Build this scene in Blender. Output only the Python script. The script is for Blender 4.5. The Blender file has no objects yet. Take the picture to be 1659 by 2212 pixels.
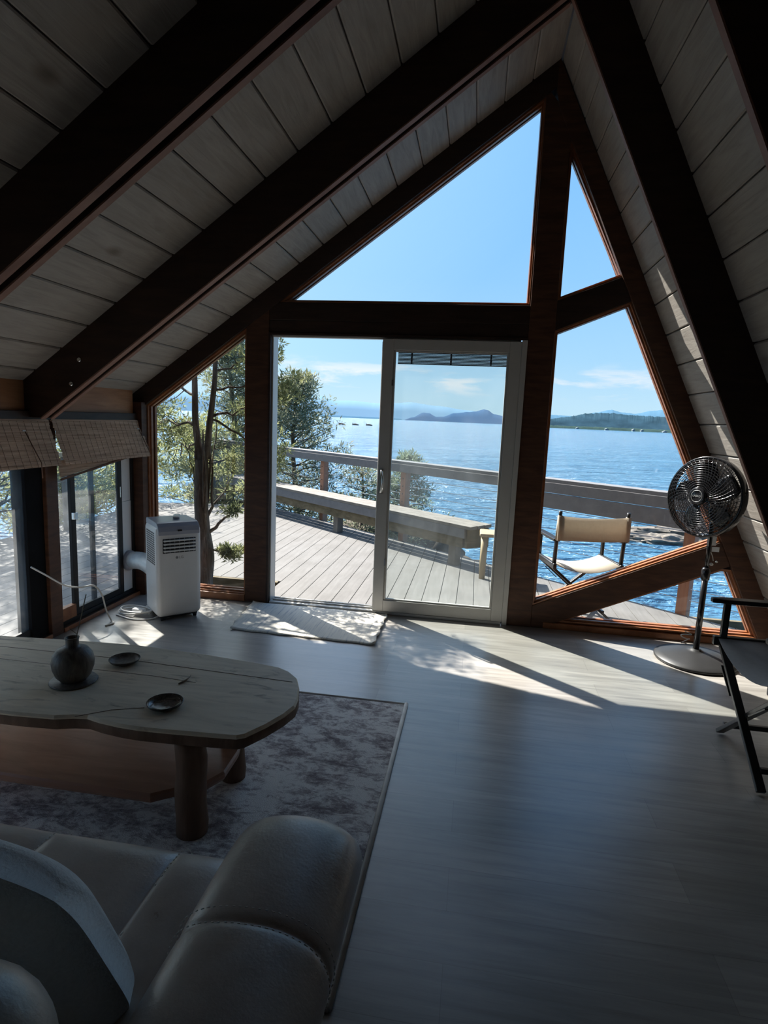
import bpy, bmesh, math, random
import numpy as np
from mathutils import Vector, Matrix
random.seed(7)
R = math.radians
COL = bpy.context.scene.collection
PI = math.pi

# ------------------------------------------------------------------ mesh builder
class MB:
    def __init__(s): s.v = []; s.f = []; s.sm = []
    def add(s, vs, fs, smooth=False):
        b = len(s.v)
        s.v += [tuple(v) for v in vs]
        s.f += [tuple(i + b for i in f) for f in fs]
        s.sm += [smooth] * len(fs)
    def box(s, x0, x1, y0, y1, z0, z1, M=None):
        vs = [Vector(p) for p in ((x0,y0,z0),(x1,y0,z0),(x1,y1,z0),(x0,y1,z0),(x0,y0,z1),(x1,y0,z1),(x1,y1,z1),(x0,y1,z1))]
        if M is not None: vs = [M @ v for v in vs]
        s.add(vs, [(0,3,2,1),(4,5,6,7),(0,1,5,4),(1,2,6,5),(2,3,7,6),(3,0,4,7)])
    def prism(s, pts, y0, y1, axis='Y'):
        """polygon pts (a,b) extruded: axis Y -> (x,z) plane; Z -> (x,y) plane; X -> (y,z)"""
        n = len(pts)
        mk = {'Y': lambda a,b,t:(a,t,b), 'Z': lambda a,b,t:(a,b,t), 'X': lambda a,b,t:(t,a,b)}[axis]
        vs = [mk(a,b,y0) for a,b in pts] + [mk(a,b,y1) for a,b in pts]
        fs = [tuple(range(n)), tuple(range(2*n-1, n-1, -1))] + [(i, i+n, (i+1)%n+n, (i+1)%n) for i in range(n)]
        s.add(vs, fs)
    def beam(s, a, b, w, h, up=(0,0,1)):
        a = Vector(a); b = Vector(b); d = (b-a).normalized()
        u = Vector(up); sx = d.cross(u)
        if sx.length < 1e-4: sx = d.cross(Vector((0,1,0)))
        sx.normalize(); uz = sx.cross(d).normalized()
        vs = []
        for p in (a, b):
            for i, j in ((-1,-1),(1,-1),(1,1),(-1,1)):
                vs.append(p + sx*(i*w/2) + uz*(j*h/2))
        s.add(vs, [(0,3,2,1),(4,5,6,7),(0,1,5,4),(1,2,6,5),(2,3,7,6),(3,0,4,7)])
    def tube(s, pts, r, n=8, closed=False, cap=True):
        pts = [Vector(p) for p in pts]; m = len(pts)
        if not isinstance(r, (list, tuple)): r = [r]*m
        vs = []; t0 = None; nrm = None
        for i, p in enumerate(pts):
            if closed: t = (pts[(i+1)%m] - pts[i-1])
            else: t = pts[min(i+1, m-1)] - pts[max(i-1, 0)]
            if t.length < 1e-9: t = Vector((0,0,1))
            t.normalize()
            if nrm is None:
                nrm = t.orthogonal().normalized()
            else:
                nrm = (nrm - t*nrm.dot(t))
                if nrm.length < 1e-6: nrm = t.orthogonal()
                nrm.normalize()
            bn = t.cross(nrm)
            for k in range(n):
                a = 2*PI*k/n
                vs.append(p + (nrm*math.cos(a) + bn*math.sin(a))*r[i])
        fs = []
        for i in range(m if closed else m-1):
            j = (i+1) % m
            for k in range(n):
                fs.append((i*n+k, i*n+(k+1)%n, j*n+(k+1)%n, j*n+k))
        if cap and not closed:
            fs.append(tuple(range(n-1, -1, -1))); fs.append(tuple((m-1)*n+k for k in range(n)))
        s.add(vs, fs, True)
    def lathe(s, prof, c=(0,0,0), n=40, M=None, close=False):
        vs = []
        for r, z in prof:
            for k in range(n):
                a = 2*PI*k/n
                vs.append(Vector((r*math.cos(a), r*math.sin(a), z)))
        if M is not None: vs = [M @ v for v in vs]
        vs = [v + Vector(c) for v in vs]
        fs = []
        m = len(prof)
        for i in range(m if close else m-1):
            j = (i+1) % m
            for k in range(n):
                fs.append((i*n+k, i*n+(k+1)%n, j*n+(k+1)%n, j*n+k))
        if not close:
            if prof[0][0] > 1e-6: fs.append(tuple(range(n-1,-1,-1)))
            if prof[-1][0] > 1e-6: fs.append(tuple((m-1)*n+k for k in range(n)))
        s.add(vs, fs, True)
    def loft(s, rings, cap=True):
        n = len(rings[0]); vs = [p for r in rings for p in r]; fs = []
        for i in range(len(rings)-1):
            for k in range(n):
                fs.append((i*n+k, i*n+(k+1)%n, (i+1)*n+(k+1)%n, (i+1)*n+k))
        if cap:
            fs.append(tuple(range(n-1,-1,-1))); fs.append(tuple((len(rings)-1)*n+k for k in range(n)))
        s.add(vs, fs, True)
    def rbox(s, x0, x1, y0, y1, z0, z1, r=.02, seg=3, M=None, smooth=True):
        bm = bmesh.new()
        bmesh.ops.create_cube(bm, size=1)
        for v in bm.verts:
            v.co = Vector(((x0+x1)/2+v.co.x*(x1-x0), (y0+y1)/2+v.co.y*(y1-y0), (z0+z1)/2+v.co.z*(z1-z0)))
        bmesh.ops.bevel(bm, geom=bm.edges[:], offset=min(r, .49*min(x1-x0, y1-y0, z1-z0)), segments=seg, profile=.5, affect='EDGES', clamp_overlap=True)
        bm.verts.index_update()
        vs = [v.co.copy() for v in bm.verts]
        if M is not None: vs = [M @ v for v in vs]
        s.add(vs, [tuple(v.index for v in f.verts) for f in bm.faces], smooth)
        bm.free()
    def build(s, name, mat, parent=None, bevel=0, loc=None, rotz=0):
        me = bpy.data.meshes.new(name)
        me.from_pydata(s.v, [], s.f); me.validate(); me.update()
        me.polygons.foreach_set('use_smooth', (s.sm + [False]*len(me.polygons))[:len(me.polygons)])
        bm = bmesh.new(); bm.from_mesh(me); bmesh.ops.recalc_face_normals(bm, faces=bm.faces[:]); bm.to_mesh(me); bm.free()
        o = bpy.data.objects.new(name, me); COL.objects.link(o)
        me.materials.append(mat)
        if parent is not None: o.parent = parent
        if loc is not None: o.location = loc
        o.rotation_euler.z = rotz
        if bevel:
            b = o.modifiers.new('b', 'BEVEL'); b.width = bevel; b.segments = 2; b.limit_method = 'ANGLE'; b.angle_limit = R(40)
        return o

def tag(o, label=None, cat=None, group=None, kind=None):
    if label: o['label'] = label
    if cat: o['category'] = cat
    if group: o['group'] = group
    if kind: o['kind'] = kind
    return o
def empty(name, loc, rz=0):
    o = bpy.data.objects.new(name, None); COL.objects.link(o)
    o.location = loc; o.rotation_euler.z = rz; o.empty_display_size = .1
    return o
def one(name, mat, fn, parent=None, bevel=0, **k):
    m = MB(); fn(m); return m.build(name, mat, parent, bevel, **k)
def copy_tree(o, parent=None):
    c = o.copy(); COL.objects.link(c); c.parent = parent
    for ch in [x for x in bpy.data.objects if x.parent is o]: copy_tree(ch, c)
    return c

# ------------------------------------------------------------------ materials
def newmat(name):
    m = bpy.data.materials.new(name); m.use_nodes = True
    nt = m.node_tree; nt.nodes.clear()
    out = nt.nodes.new('ShaderNodeOutputMaterial')
    return m, nt, out
def N(nt, t, **k):
    n = nt.nodes.new(t)
    for a, b in k.items(): setattr(n, a, b)
    return n
def ramp(nt, fac, stops):
    r = N(nt, 'ShaderNodeValToRGB')
    cr = r.color_ramp
    while len(cr.elements) < len(stops): cr.elements.new(.5)
    for e, (p, c) in zip(cr.elements, stops):
        e.position = p; e.color = (*c, 1)
    nt.links.new(fac, r.inputs[0]); return r.outputs[0]
def coords(nt, scale=(1,1,1), rot=(0,0,0), src='Object'):
    tc = N(nt, 'ShaderNodeTexCoord'); mp = N(nt, 'ShaderNodeMapping')
    mp.inputs['Scale'].default_value = scale; mp.inputs['Rotation'].default_value = rot
    nt.links.new(tc.outputs[src], mp.inputs[0]); return mp.outputs[0]
def noise(nt, vec, scale=5, detail=4, rough=.55, dist=0):
    n = N(nt, 'ShaderNodeTexNoise'); n.inputs['Scale'].default_value = scale
    n.inputs['Detail'].default_value = detail; n.inputs['Roughness'].default_value = rough
    n.inputs['Distortion'].default_value = dist
    nt.links.new(vec, n.inputs['Vector']); return n.outputs['Fac']
def mix(nt, fac, a, b, mode='MIX'):
    m = N(nt, 'ShaderNodeMix', data_type='RGBA', blend_type=mode)
    for i, v in ((0, fac), (6, a), (7, b)):
        if isinstance(v, bpy.types.NodeSocket): nt.links.new(v, m.inputs[i])
        elif i == 0: m.inputs[0].default_value = v
        else: m.inputs[i].default_value = (*v, 1)
    return m.outputs[2]
def mathn(nt, op, a, b=0.0):
    m = N(nt, 'ShaderNodeMath', operation=op)
    for i, v in ((0, a), (1, b)):
        if isinstance(v, bpy.types.NodeSocket): nt.links.new(v, m.inputs[i])
        else: m.inputs[i].default_value = v
    return m.outputs[0]
def pbsdf(nt, out, color, rough=.5, metal=0, spec=.5, bump=None, bstr=.2, bdist=.01, **k):
    p = N(nt, 'ShaderNodeBsdfPrincipled')
    if isinstance(color, bpy.types.NodeSocket): nt.links.new(color, p.inputs['Base Color'])
    else: p.inputs['Base Color'].default_value = (*color, 1)
    if isinstance(rough, bpy.types.NodeSocket): nt.links.new(rough, p.inputs['Roughness'])
    else: p.inputs['Roughness'].default_value = rough
    p.inputs['Metallic'].default_value = metal
    p.inputs['Specular IOR Level'].default_value = spec
    for a, b in k.items(): p.inputs[a.replace('_', ' ')].default_value = b
    if bump is not None:
        bn = N(nt, 'ShaderNodeBump'); bn.inputs['Strength'].default_value = bstr; bn.inputs['Distance'].default_value = bdist
        nt.links.new(bump, bn.inputs['Height']); nt.links.new(bn.outputs[0], p.inputs['Normal'])
    nt.links.new(p.outputs[0], out.inputs[0]); return p
def plain(name, col, rough=.5, metal=0, spec=.5, var=.15, vs=12, bstr=.1, **k):
    m, nt, out = newmat(name)
    v = coords(nt); n = noise(nt, v, vs, 3)
    c = ramp(nt, n, [(.3, tuple(x*(1-var) for x in col)), (.7, tuple(min(1, x*(1+var)) for x in col))])
    pbsdf(nt, out, c, rough, metal, spec, n, bstr, .003, **k); return m
def wood(name, dark, light, grain=(1,1,12), rough=.55, scale=3, spec=.3, dist=.6, rot=(0,0,0), bstr=.15):
    m, nt, out = newmat(name)
    v = coords(nt, grain, rot); n = noise(nt, v, scale, 6, .6, dist)
    n2 = noise(nt, coords(nt, (1,1,1)), 2.3, 2)
    c = ramp(nt, n, [(.3, dark), (.7, light)])
    c = mix(nt, mathn(nt, 'MULTIPLY', n2, .5), c, tuple(x*.75 for x in dark))
    pbsdf(nt, out, c, rough, 0, spec, n, bstr, .004); return m

M_stain = wood('stained_timber', (.020,.012,.010), (.058,.032,.022), (1.5,1.5,9), .5, 3)
M_stain_lit = wood('bounce_lit_stained_timber', (.050,.022,.014), (.13,.060,.034), (1.5,1.5,9), .5, 3)  # same stain made browner; light bounced off the floor is in the colour
M_trim = wood('warm_trim_timber', (.19,.065,.025), (.42,.17,.07), (2,2,2), .4, 6, .5)
M_strip = wood('bare_cedar_edge', (.20,.10,.07), (.34,.19,.14), (1,1,1), .6, 6)
M_panel = wood('panel_timber', (.30,.135,.065), (.50,.26,.13), (12,1.2,12), .5, 2)
def ceil_mat():
    m, nt, out = newmat('whitewashed_boards')
    v = coords(nt, (9,.9,9)); n = noise(nt, v, 3.2, 7, .62, 1.2)
    k = N(nt, 'ShaderNodeTexVoronoi'); k.inputs['Scale'].default_value = 1.6
    nt.links.new(coords(nt, (1.4,.8,1.4)), k.inputs['Vector'])
    kn = ramp(nt, k.outputs['Distance'], [(.02, (.45,.4,.35)), (.09, (1,1,1))])
    c = ramp(nt, n, [(.25, (.27,.245,.22)), (.5, (.35,.32,.29)), (.75, (.41,.38,.345))])
    c = mix(nt, .8, c, kn, 'MULTIPLY')
    n2 = noise(nt, coords(nt, (1,.35,1)), 2.2, 3)
    c = mix(nt, .5, c, ramp(nt, n2, [(.3, (.7,.68,.66)), (.7, (1,1,1))]), 'MULTIPLY')
    pbsdf(nt, out, c, .65, 0, .25, n, .5, .004); return m
M_ceil = ceil_mat()
M_gap = plain('gap_shadow_backing', (.05,.035,.025), .9)
def floor_mat():
    m, nt, out = newmat('grey_laminate_planks')
    br = N(nt, 'ShaderNodeTexBrick'); br.offset = .37; br.squash = 1
    nt.links.new(coords(nt), br.inputs['Vector'])
    br.inputs['Scale'].default_value = 1; br.inputs['Brick Width'].default_value = 1.2; br.inputs['Row Height'].default_value = .18
    br.inputs['Mortar Size'].default_value = .0012; br.inputs['Mortar Smooth'].default_value = .1
    br.inputs['Color1'].default_value = (0,0,0,1); br.inputs['Color2'].default_value = (1,1,1,1); br.inputs['Mortar'].default_value = (.5,.5,.5,1)
    v = coords(nt, (.8,11,1)); n = noise(nt, v, 2.2, 7, .65, .8)
    n2 = noise(nt, coords(nt, (1.1,3.2,1)), 1.7, 3)
    c = ramp(nt, n, [(.25, (.225,.212,.197)), (.5, (.355,.338,.315)), (.78, (.48,.455,.42))])
    bw = N(nt, 'ShaderNodeSeparateColor'); nt.links.new(br.outputs['Color'], bw.inputs[0])
    c = mix(nt, .55, c, ramp(nt, bw.outputs[0], [(0, (.62,.62,.62)), (1, (1.0,1.0,1.0))]), 'MULTIPLY')
    c = mix(nt, .6, c, ramp(nt, n2, [(.3, (.62,.6,.58)), (.7, (1,1,1))]), 'MULTIPLY')
    c = mix(nt, mathn(nt, 'MULTIPLY', br.outputs['Fac'], .35), c, (.05,.045,.04))
    ro = ramp(nt, n, [(.2, (.26,.26,.26)), (.8, (.38,.38,.38))])
    pbsdf(nt, out, c, ro, 0, .75, n, .12, .002, Coat_Weight=.45, Coat_Roughness=.28); return m
M_floor = floor_mat()
def deck_mat():
    m, nt, out = newmat('weathered_deck_boards')
    v = coords(nt, (9,.8,1)); n = noise(nt, v, 3, 6, .65, .5)
    n2 = noise(nt, coords(nt), 3.5, 4)
    c = ramp(nt, n, [(.25, (.108,.105,.101)), (.75, (.160,.155,.150))])
    c = mix(nt, .5, c, ramp(nt, n2, [(.35, (.72,.70,.68)), (.65, (1,1,1))]), 'MULTIPLY')
    pbsdf(nt, out, c, .75, 0, .3, n, .3, .004); return m
M_deck = deck_mat()
M_rail = wood('grey_painted_rail', (.15,.148,.155), (.20,.198,.205), (3,3,3), .7, 4)
M_bench = wood('bench_timber', (.15,.135,.12), (.24,.22,.195), (2,2,2), .75, 4)
M_benchold = wood('mossy_bench_beam', (.09,.075,.045), (.24,.19,.12), (1.5,1.5,4), .85, 4)
M_post = wood('redwood_post', (.28,.13,.08), (.44,.23,.15), (5,5,.8), .6, 4)
M_stool = wood('pale_pine', (.34,.26,.155), (.48,.38,.25), (6,6,.8), .5, 4)
M_vinyl = plain('white_vinyl', (.47,.46,.435), .35, 0, .5, .03)
M_black = plain('black_metal', (.012,.012,.013), .5, 0, .3, .1)
M_blackwood = plain('black_painted_wood', (.014,.014,.016), .32, 0, .55, .2, 6)
M_gloss = plain('glossy_black_plastic', (.012,.012,.014), .16, 0, .6, .1)
M_dishbase = plain('satin_black_plastic', (.022,.022,.023), .42, 0, .5, .15)
M_white = plain('white_plastic', (.70,.70,.69), .28, 0, .5, .02)
M_greyplas = plain('grey_plastic', (.33,.35,.41), .3, 0, .5, .03)
M_slot = plain('dark_slot', (.012,.012,.013), .5)
M_cord = plain('white_cord', (.66,.65,.62), .5)
M_steel = plain('steel_cable', (.55,.56,.58), .3, .9)
M_chrome = plain('brushed_metal', (.7,.7,.68), .22, .95)
M_galv = plain('foil_hose', (.75,.73,.70), .35, .2)
M_glasslabel = plain('clear_tag', (.75,.77,.78), .2)
def glass_mat(name='window_glass', tint=(.985,.993,.99), haze=0.0, ior=1.45, rr=.0):
    m, nt, out = newmat(name)
    t = N(nt, 'ShaderNodeBsdfTransparent'); t.inputs[0].default_value = (*tint, 1)
    g = N(nt, 'ShaderNodeBsdfGlossy'); g.inputs['Roughness'].default_value = rr
    lw = N(nt, 'ShaderNodeLayerWeight'); lw.inputs[0].default_value = .5
    fr = mathn(nt, 'ADD', mathn(nt, 'MULTIPLY', mathn(nt, 'POWER', lw.outputs['Facing'], 5.0), .9), .025)
    x = N(nt, 'ShaderNodeMixShader')
    nt.links.new(fr, x.inputs[0]); nt.links.new(t.outputs[0], x.inputs[1]); nt.links.new(g.outputs[0], x.inputs[2])
    last = x.outputs[0]
    if haze:
        d = N(nt, 'ShaderNodeBsdfDiffuse'); d.inputs[0].default_value = (.85,.87,.88,1)
        tr = N(nt, 'ShaderNodeBsdfTranslucent'); tr.inputs[0].default_value = (.85,.87,.88,1)
        a = N(nt, 'ShaderNodeAddShader'); nt.links.new(d.outputs[0], a.inputs[0]); nt.links.new(tr.outputs[0], a.inputs[1])
        y = N(nt, 'ShaderNodeMixShader')
        n = noise(nt, coords(nt, (1,1,.6)), 3.5, 4, .6, .5)
        fac = ramp(nt, n, [(.35, (haze*.15,)*3), (.75, (haze,)*3)])
        nt.links.new(fac, y.inputs[0]); nt.links.new(last, y.inputs[1]); nt.links.new(tr.outputs[0], y.inputs[2])
        last = y.outputs[0]
    nt.links.new(last, out.inputs[0]); return m
M_glass = glass_mat()
M_glassdoor = glass_mat('door_glass', (.945,.96,.955), .018)
M_glassside = glass_mat('side_glass', (.96,.975,.98), .06)
def leather_mat(name, a, b):
    m, nt, out = newmat(name)
    v = coords(nt); n = noise(nt, v, 9, 5, .6); n2 = noise(nt, v, 130, 3, .6)
    c = ramp(nt, n, [(.3, a), (.7, b)])
    h = mathn(nt, 'ADD', mathn(nt, 'MULTIPLY', n, .8), mathn(nt, 'MULTIPLY', n2, .25))
    pbsdf(nt, out, c, ramp(nt, n, [(.3, (.27,)*3), (.7, (.40,)*3)]), 0, .75, h, .35, .006); return m
M_leather = leather_mat('grey_leather', (.36,.30,.26), (.50,.43,.38))
M_stitch = plain('pale_stitching', (.75,.72,.67), .7)
def fabric(name, a, b, sx=60, sy=60, rough=.9, bstr=.5, trans=0, bd=.004):
    m, nt, out = newmat(name)
    v = coords(nt)
    w = N(nt, 'ShaderNodeTexWave'); w.inputs['Scale'].default_value = sx; w.inputs['Distortion'].default_value = 2.5
    nt.links.new(v, w.inputs['Vector'])
    n = noise(nt, v, sy, 3)
    h = mathn(nt, 'ADD', w.outputs['Fac'], n)
    c = ramp(nt, mathn(nt, 'MULTIPLY', h, .5), [(.2, a), (.8, b)])
    p = pbsdf(nt, out, c, rough, 0, .2, h, bstr, bd)
    if trans:
        tl = N(nt, 'ShaderNodeBsdfTranslucent'); nt.links.new(c, tl.inputs[0])
        x = N(nt, 'ShaderNodeMixShader'); x.inputs[0].default_value = trans
        nt.links.new(p.outputs[0], x.inputs[1]); nt.links.new(tl.outputs[0], x.inputs[2]); nt.links.new(x.outputs[0], out.inputs[0])
    return m
M_knit = plain('pale_knit', (.82,.84,.85), .95, 0, .1, .05, 140, .8)
M_canvas = fabric('cream_canvas', (.50,.44,.36), (.64,.57,.48), 150, 60, .9, .2, .35)
M_canvasgrey = fabric('dim_grey_canvas', (.26,.26,.27), (.34,.34,.36), 150, 60, .9, .2)
def rug_mat():
    m, nt, out = newmat('distressed_rug')
    v = coords(nt)
    n = noise(nt, coords(nt, (1,1.9,1)), 8, 8, .78, .7)
    vo = N(nt, 'ShaderNodeTexVoronoi'); vo.feature = 'F1'; vo.inputs['Scale'].default_value = 7
    nt.links.new(v, vo.inputs['Vector'])
    md = N(nt, 'ShaderNodeTexWave'); md.wave_type = 'RINGS'; md.rings_direction = 'SPHERICAL'; md.inputs['Scale'].default_value = 3; md.inputs['Distortion'].default_value = 9; md.inputs['Detail'].default_value = 4
    nt.links.new(coords(nt, (1.6,1.6,1)), md.inputs['Vector'])
    nb = noise(nt, coords(nt, (1,1.25,1)), 30, 5, .75, .4)
    h = mathn(nt, 'ADD', mathn(nt, 'MULTIPLY', n, .75), mathn(nt, 'MULTIPLY', nb, .35))
    h = mathn(nt, 'ADD', h, mathn(nt, 'MULTIPLY', vo.outputs['Distance'], .12))
    c = ramp(nt, h, [(.50, (.25,.22,.23)), (.575, (.48,.44,.445)), (.65, (.86,.84,.82)), (.80, (.88,.86,.83))])
    fine = noise(nt, v, 260, 2)
    pbsdf(nt, out, c, .95, 0, .1, fine, .8, .006); return m
M_rug = rug_mat()
M_rugedge = plain('rug_binding', (.70,.67,.63), .9)
def mat_mat():
    m, nt, out = newmat('woven_cotton_mat')
    v = coords(nt, (55,2.2,1)); n = noise(nt, v, 1.6, 5, .7, .3)
    v2 = coords(nt, (6,60,1)); n2 = noise(nt, v2, 2, 3)
    c = ramp(nt, n, [(.34, (.36,.38,.42)), (.44, (.66,.63,.57)), (.7, (.78,.74,.65))])
    h = mathn(nt, 'ADD', n, n2)
    pbsdf(nt, out, c, .95, 0, .1, h, .35, .003); return m
M_mat = mat_mat()
def bamboo_mat():
    m, nt, out = newmat('bamboo_slats')
    v = coords(nt, (1,1.2,42)); n = noise(nt, v, 2.4, 5, .7, .2)
    c = ramp(nt, n, [(.3, (.38,.235,.15)), (.5, (.68,.48,.34)), (.72, (.86,.68,.52))])
    p = pbsdf(nt, out, c, .6, 0, .3, n, .6, .004)
    tl = N(nt, 'ShaderNodeBsdfTranslucent'); nt.links.new(c, tl.inputs[0])
    x = N(nt, 'ShaderNodeMixShader'); x.inputs[0].default_value = .36
    nt.links.new(p.outputs[0], x.inputs[1]); nt.links.new(tl.outputs[0], x.inputs[2]); nt.links.new(x.outputs[0], out.inputs[0])
    return m
M_bamboo = bamboo_mat()
M_string = plain('brown_string', (.13,.06,.035), .8)
def table_mat():
    m, nt, out = newmat('pale_slab_wood')
    v = coords(nt, (1.3,9,3)); n = noise(nt, v, 2, 6, .65, 1.2)
    n2 = noise(nt, coords(nt, (1.5,5,1)), 2.2, 4, .6, 2)
    c = ramp(nt, n, [(.25, (.64,.53,.39)), (.55, (.84,.71,.54)), (.8, (.90,.78,.62))])
    c = mix(nt, .7, c, ramp(nt, n2, [(.30, (.4,.36,.32)), (.42, (1,1,1))]), 'MULTIPLY')
    pbsdf(nt, out, c, .5, 0, .35, n, .15, .002); return m
M_table = table_mat()
M_bark = wood('log_leg_wood', (.13,.075,.05), (.28,.17,.115), (6,6,1), .6, 4)
M_shelf = wood('reddish_shelf_wood', (.26,.13,.085), (.46,.26,.18), (1.2,7,2), .35, 2.5, .5)
M_vase = wood('streaked_stoneware', (.05,.04,.032), (.24,.20,.165), (7,7,1.6), .45, 3, .5, 2.5)
M_plate = wood('dark_glazed_ceramic', (.012,.013,.014), (.075,.075,.075), (3,3,3), .13, 9, .6, 3)
M_leafdry = plain('dry_leaf', (.20,.17,.12), .8)
M_blind = plain('grey_blind_stack', (.09,.10,.12), .5)
def leaf(name, a, b, c_, trans=.35):
    m, nt, out = newmat(name)
    n = noise(nt, coords(nt), 3.0, 4, .7)
    c = ramp(nt, n, [(.3, a), (.52, b), (.72, c_)])
    p = pbsdf(nt, out, c, .7, 0, .25)
    tl = N(nt, 'ShaderNodeBsdfTranslucent'); nt.links.new(c, tl.inputs[0])
    x = N(nt, 'ShaderNodeMixShader'); x.inputs[0].default_value = trans
    nt.links.new(p.outputs[0], x.inputs[1]); nt.links.new(tl.outputs[0], x.inputs[2]); nt.links.new(x.outputs[0], out.inputs[0])
    return m
M_leaf = leaf('juniper_leaf', (.12,.145,.07), (.28,.30,.14), (.52,.50,.22), .45)
M_leaf2 = leaf('conifer_leaf', (.10,.12,.08), (.20,.22,.14), (.38,.34,.23), .42)
M_leaf3 = leaf('shrub_leaf', (.11,.145,.11), (.22,.27,.195), (.36,.39,.28), .42)
def bark_mat():
    m, nt, out = newmat('juniper_bark')
    n = noise(nt, coords(nt, (14,14,1.6)), 2.5, 6, .7, .6)
    c = ramp(nt, n, [(.3, (.06,.045,.036)), (.55, (.18,.15,.125)), (.8, (.38,.33,.29))])
    pbsdf(nt, out, c, .9, 0, .15, n, 1, .02); return m
M_barkt = bark_mat()
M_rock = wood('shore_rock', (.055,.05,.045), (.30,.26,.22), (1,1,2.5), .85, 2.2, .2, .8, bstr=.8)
M_rock_shade = wood('shaded_rock_ground', (.035,.032,.028), (.14,.12,.10), (1,1,1), .9, 1.3, .2, .8, bstr=.8)  # darker rock copy; shade under the deck is put into its colour
def water_mat():
    m, nt, out = newmat('lake_water')
    tc = N(nt, 'ShaderNodeTexCoord')
    n1 = noise(nt, coords(nt, (.8,1.9,1), (0,0,R(8))), 1.5, 4, .6, .6)
    n2 = noise(nt, coords(nt, (.16,.42,1), (0,0,R(-6))), 1.0, 5, .65, .5)
    n3 = noise(nt, coords(nt, (.02,.07,1), (0,0,R(4))), 1.0, 6, .7, .4)
    h = mathn(nt, 'ADD', mathn(nt, 'MULTIPLY', n1, .6), mathn(nt, 'MULTIPLY', n2, 2.6))
    h = mathn(nt, 'ADD', h, mathn(nt, 'MULTIPLY', n3, 9.0))
    c = ramp(nt, n3, [(.3, (.035,.13,.23)), (.7, (.075,.20,.32))])
    p = pbsdf(nt, out, c, .16, 0, .5, h, 1.0, .9); return m
M_water = water_mat()
M_isle = plain('haze_tinted_island', (.040,.082,.15), 1, 0, 0, .06, .002, 0)  # aerial haze is painted into these island, mountain, range and shore colours
M_mtn = plain('haze_tinted_mountain', (.125,.21,.29), 1, 0, 0, .03, .0008, 0)
M_mtn2 = plain('haze_tinted_range', (.066,.135,.20), 1, 0, 0, .04, .001, 0)
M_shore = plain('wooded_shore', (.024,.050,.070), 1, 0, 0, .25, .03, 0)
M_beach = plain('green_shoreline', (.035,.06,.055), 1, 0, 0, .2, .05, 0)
M_house = plain('pale_waterfront_house', (.17,.19,.20), .9)
M_logo = plain('grey_logo', (.28,.28,.28), .5)
M_silver = plain('silver_lettering', (.75,.75,.75), .3, .6)

# ------------------------------------------------------------------ camera
Mr = ((0.9871078822, 0.1544718405, 0.0419103727), (0.0647645187, -0.1460292370, -0.9871580517), (-0.1463679813, 0.9771457990, -0.1541509052))
cam = bpy.data.cameras.new('camera'); co = bpy.data.objects.new('camera', cam); COL.objects.link(co)
rx, dy, fz = Vector(Mr[0]), Vector(Mr[1]), Vector(Mr[2])
rot = Matrix((rx, -dy, -fz)).transposed()
co.matrix_world = Matrix.Translation((0, -4.32, 1.464)) @ rot.to_4x4()
cam.sensor_fit = 'HORIZONTAL'; cam.sensor_width = 36; cam.lens = 1290/1659*36
cam.clip_start = .05; cam.clip_end = 60000
bpy.context.scene.camera = co

# ------------------------------------------------------------------ world + sun
SUN_AZ, SUN_EL = R(50.5), R(44.6)
w = bpy.data.worlds.new('sky'); bpy.context.scene.world = w; w.use_nodes = True
nt = w.node_tree; nt.nodes.clear()
wo = N(nt, 'ShaderNodeOutputWorld'); bg = N(nt, 'ShaderNodeBackground')
tc = N(nt, 'ShaderNodeTexCoord'); sp = N(nt, 'ShaderNodeSeparateXYZ'); nt.links.new(tc.outputs['Generated'], sp.inputs[0])
z = sp.outputs['Z']
sky = ramp(nt, z, [(0.0, (.56,.80,.95)), (.03, (.55,.80,.98)), (.10, (.42,.72,1.0)), (.22, (.31,.63,1.02)), (.42, (.23,.55,1.02)), (.75, (.16,.42,.92))])
# brighter towards the sun (left)
dt = N(nt, 'ShaderNodeVectorMath', operation='DOT_PRODUCT'); nt.links.new(tc.outputs['Generated'], dt.inputs[0])
dt.inputs[1].default_value = (-math.sin(SUN_AZ)*math.cos(SUN_EL), math.cos(SUN_AZ)*math.cos(SUN_EL), math.sin(SUN_EL))
gl = ramp(nt, dt.outputs['Value'], [(.60, (0,0,0)), (.74, (.02,)*3), (.84, (.13,)*3), (.94, (.45,)*3), (.99, (1,1,1))])
sky = mix(nt, gl, sky, (5.9,6.2,6.5))
mp = N(nt, 'ShaderNodeMapping'); mp.inputs['Scale'].default_value = (5,5,26); nt.links.new(tc.outputs['Generated'], mp.inputs[0])
cn = noise(nt, mp.outputs[0], 1.5, 6, .6, .2)
band = ramp(nt, z, [(.035, (0,0,0)), (.058, (1,1,1)), (.075, (1,1,1)), (.10, (0,0,0))])
cl = mathn(nt, 'MULTIPLY', ramp(nt, cn, [(.53, (0,0,0)), (.66, (.85,.85,.85))]), band)
sky = mix(nt, cl, sky, (.86,.92,.99))
nt.links.new(sky, bg.inputs[0]); bg.inputs[1].default_value = 1.0
nt.links.new(bg.outputs[0], wo.inputs[0])
sd = bpy.data.lights.new('sun', 'SUN'); so = bpy.data.objects.new('sun', sd); COL.objects.link(so)
sd.energy = 16.5; sd.angle = R(.55); sd.color = (1.0,.95,.87)
sdir = Vector((math.sin(SUN_AZ)*math.cos(SUN_EL), -math.cos(SUN_AZ)*math.cos(SUN_EL), -math.sin(SUN_EL)))
so.rotation_euler = sdir.to_track_quat('-Z', 'Y').to_euler(); so.location = (-6, 6, 9)

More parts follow.
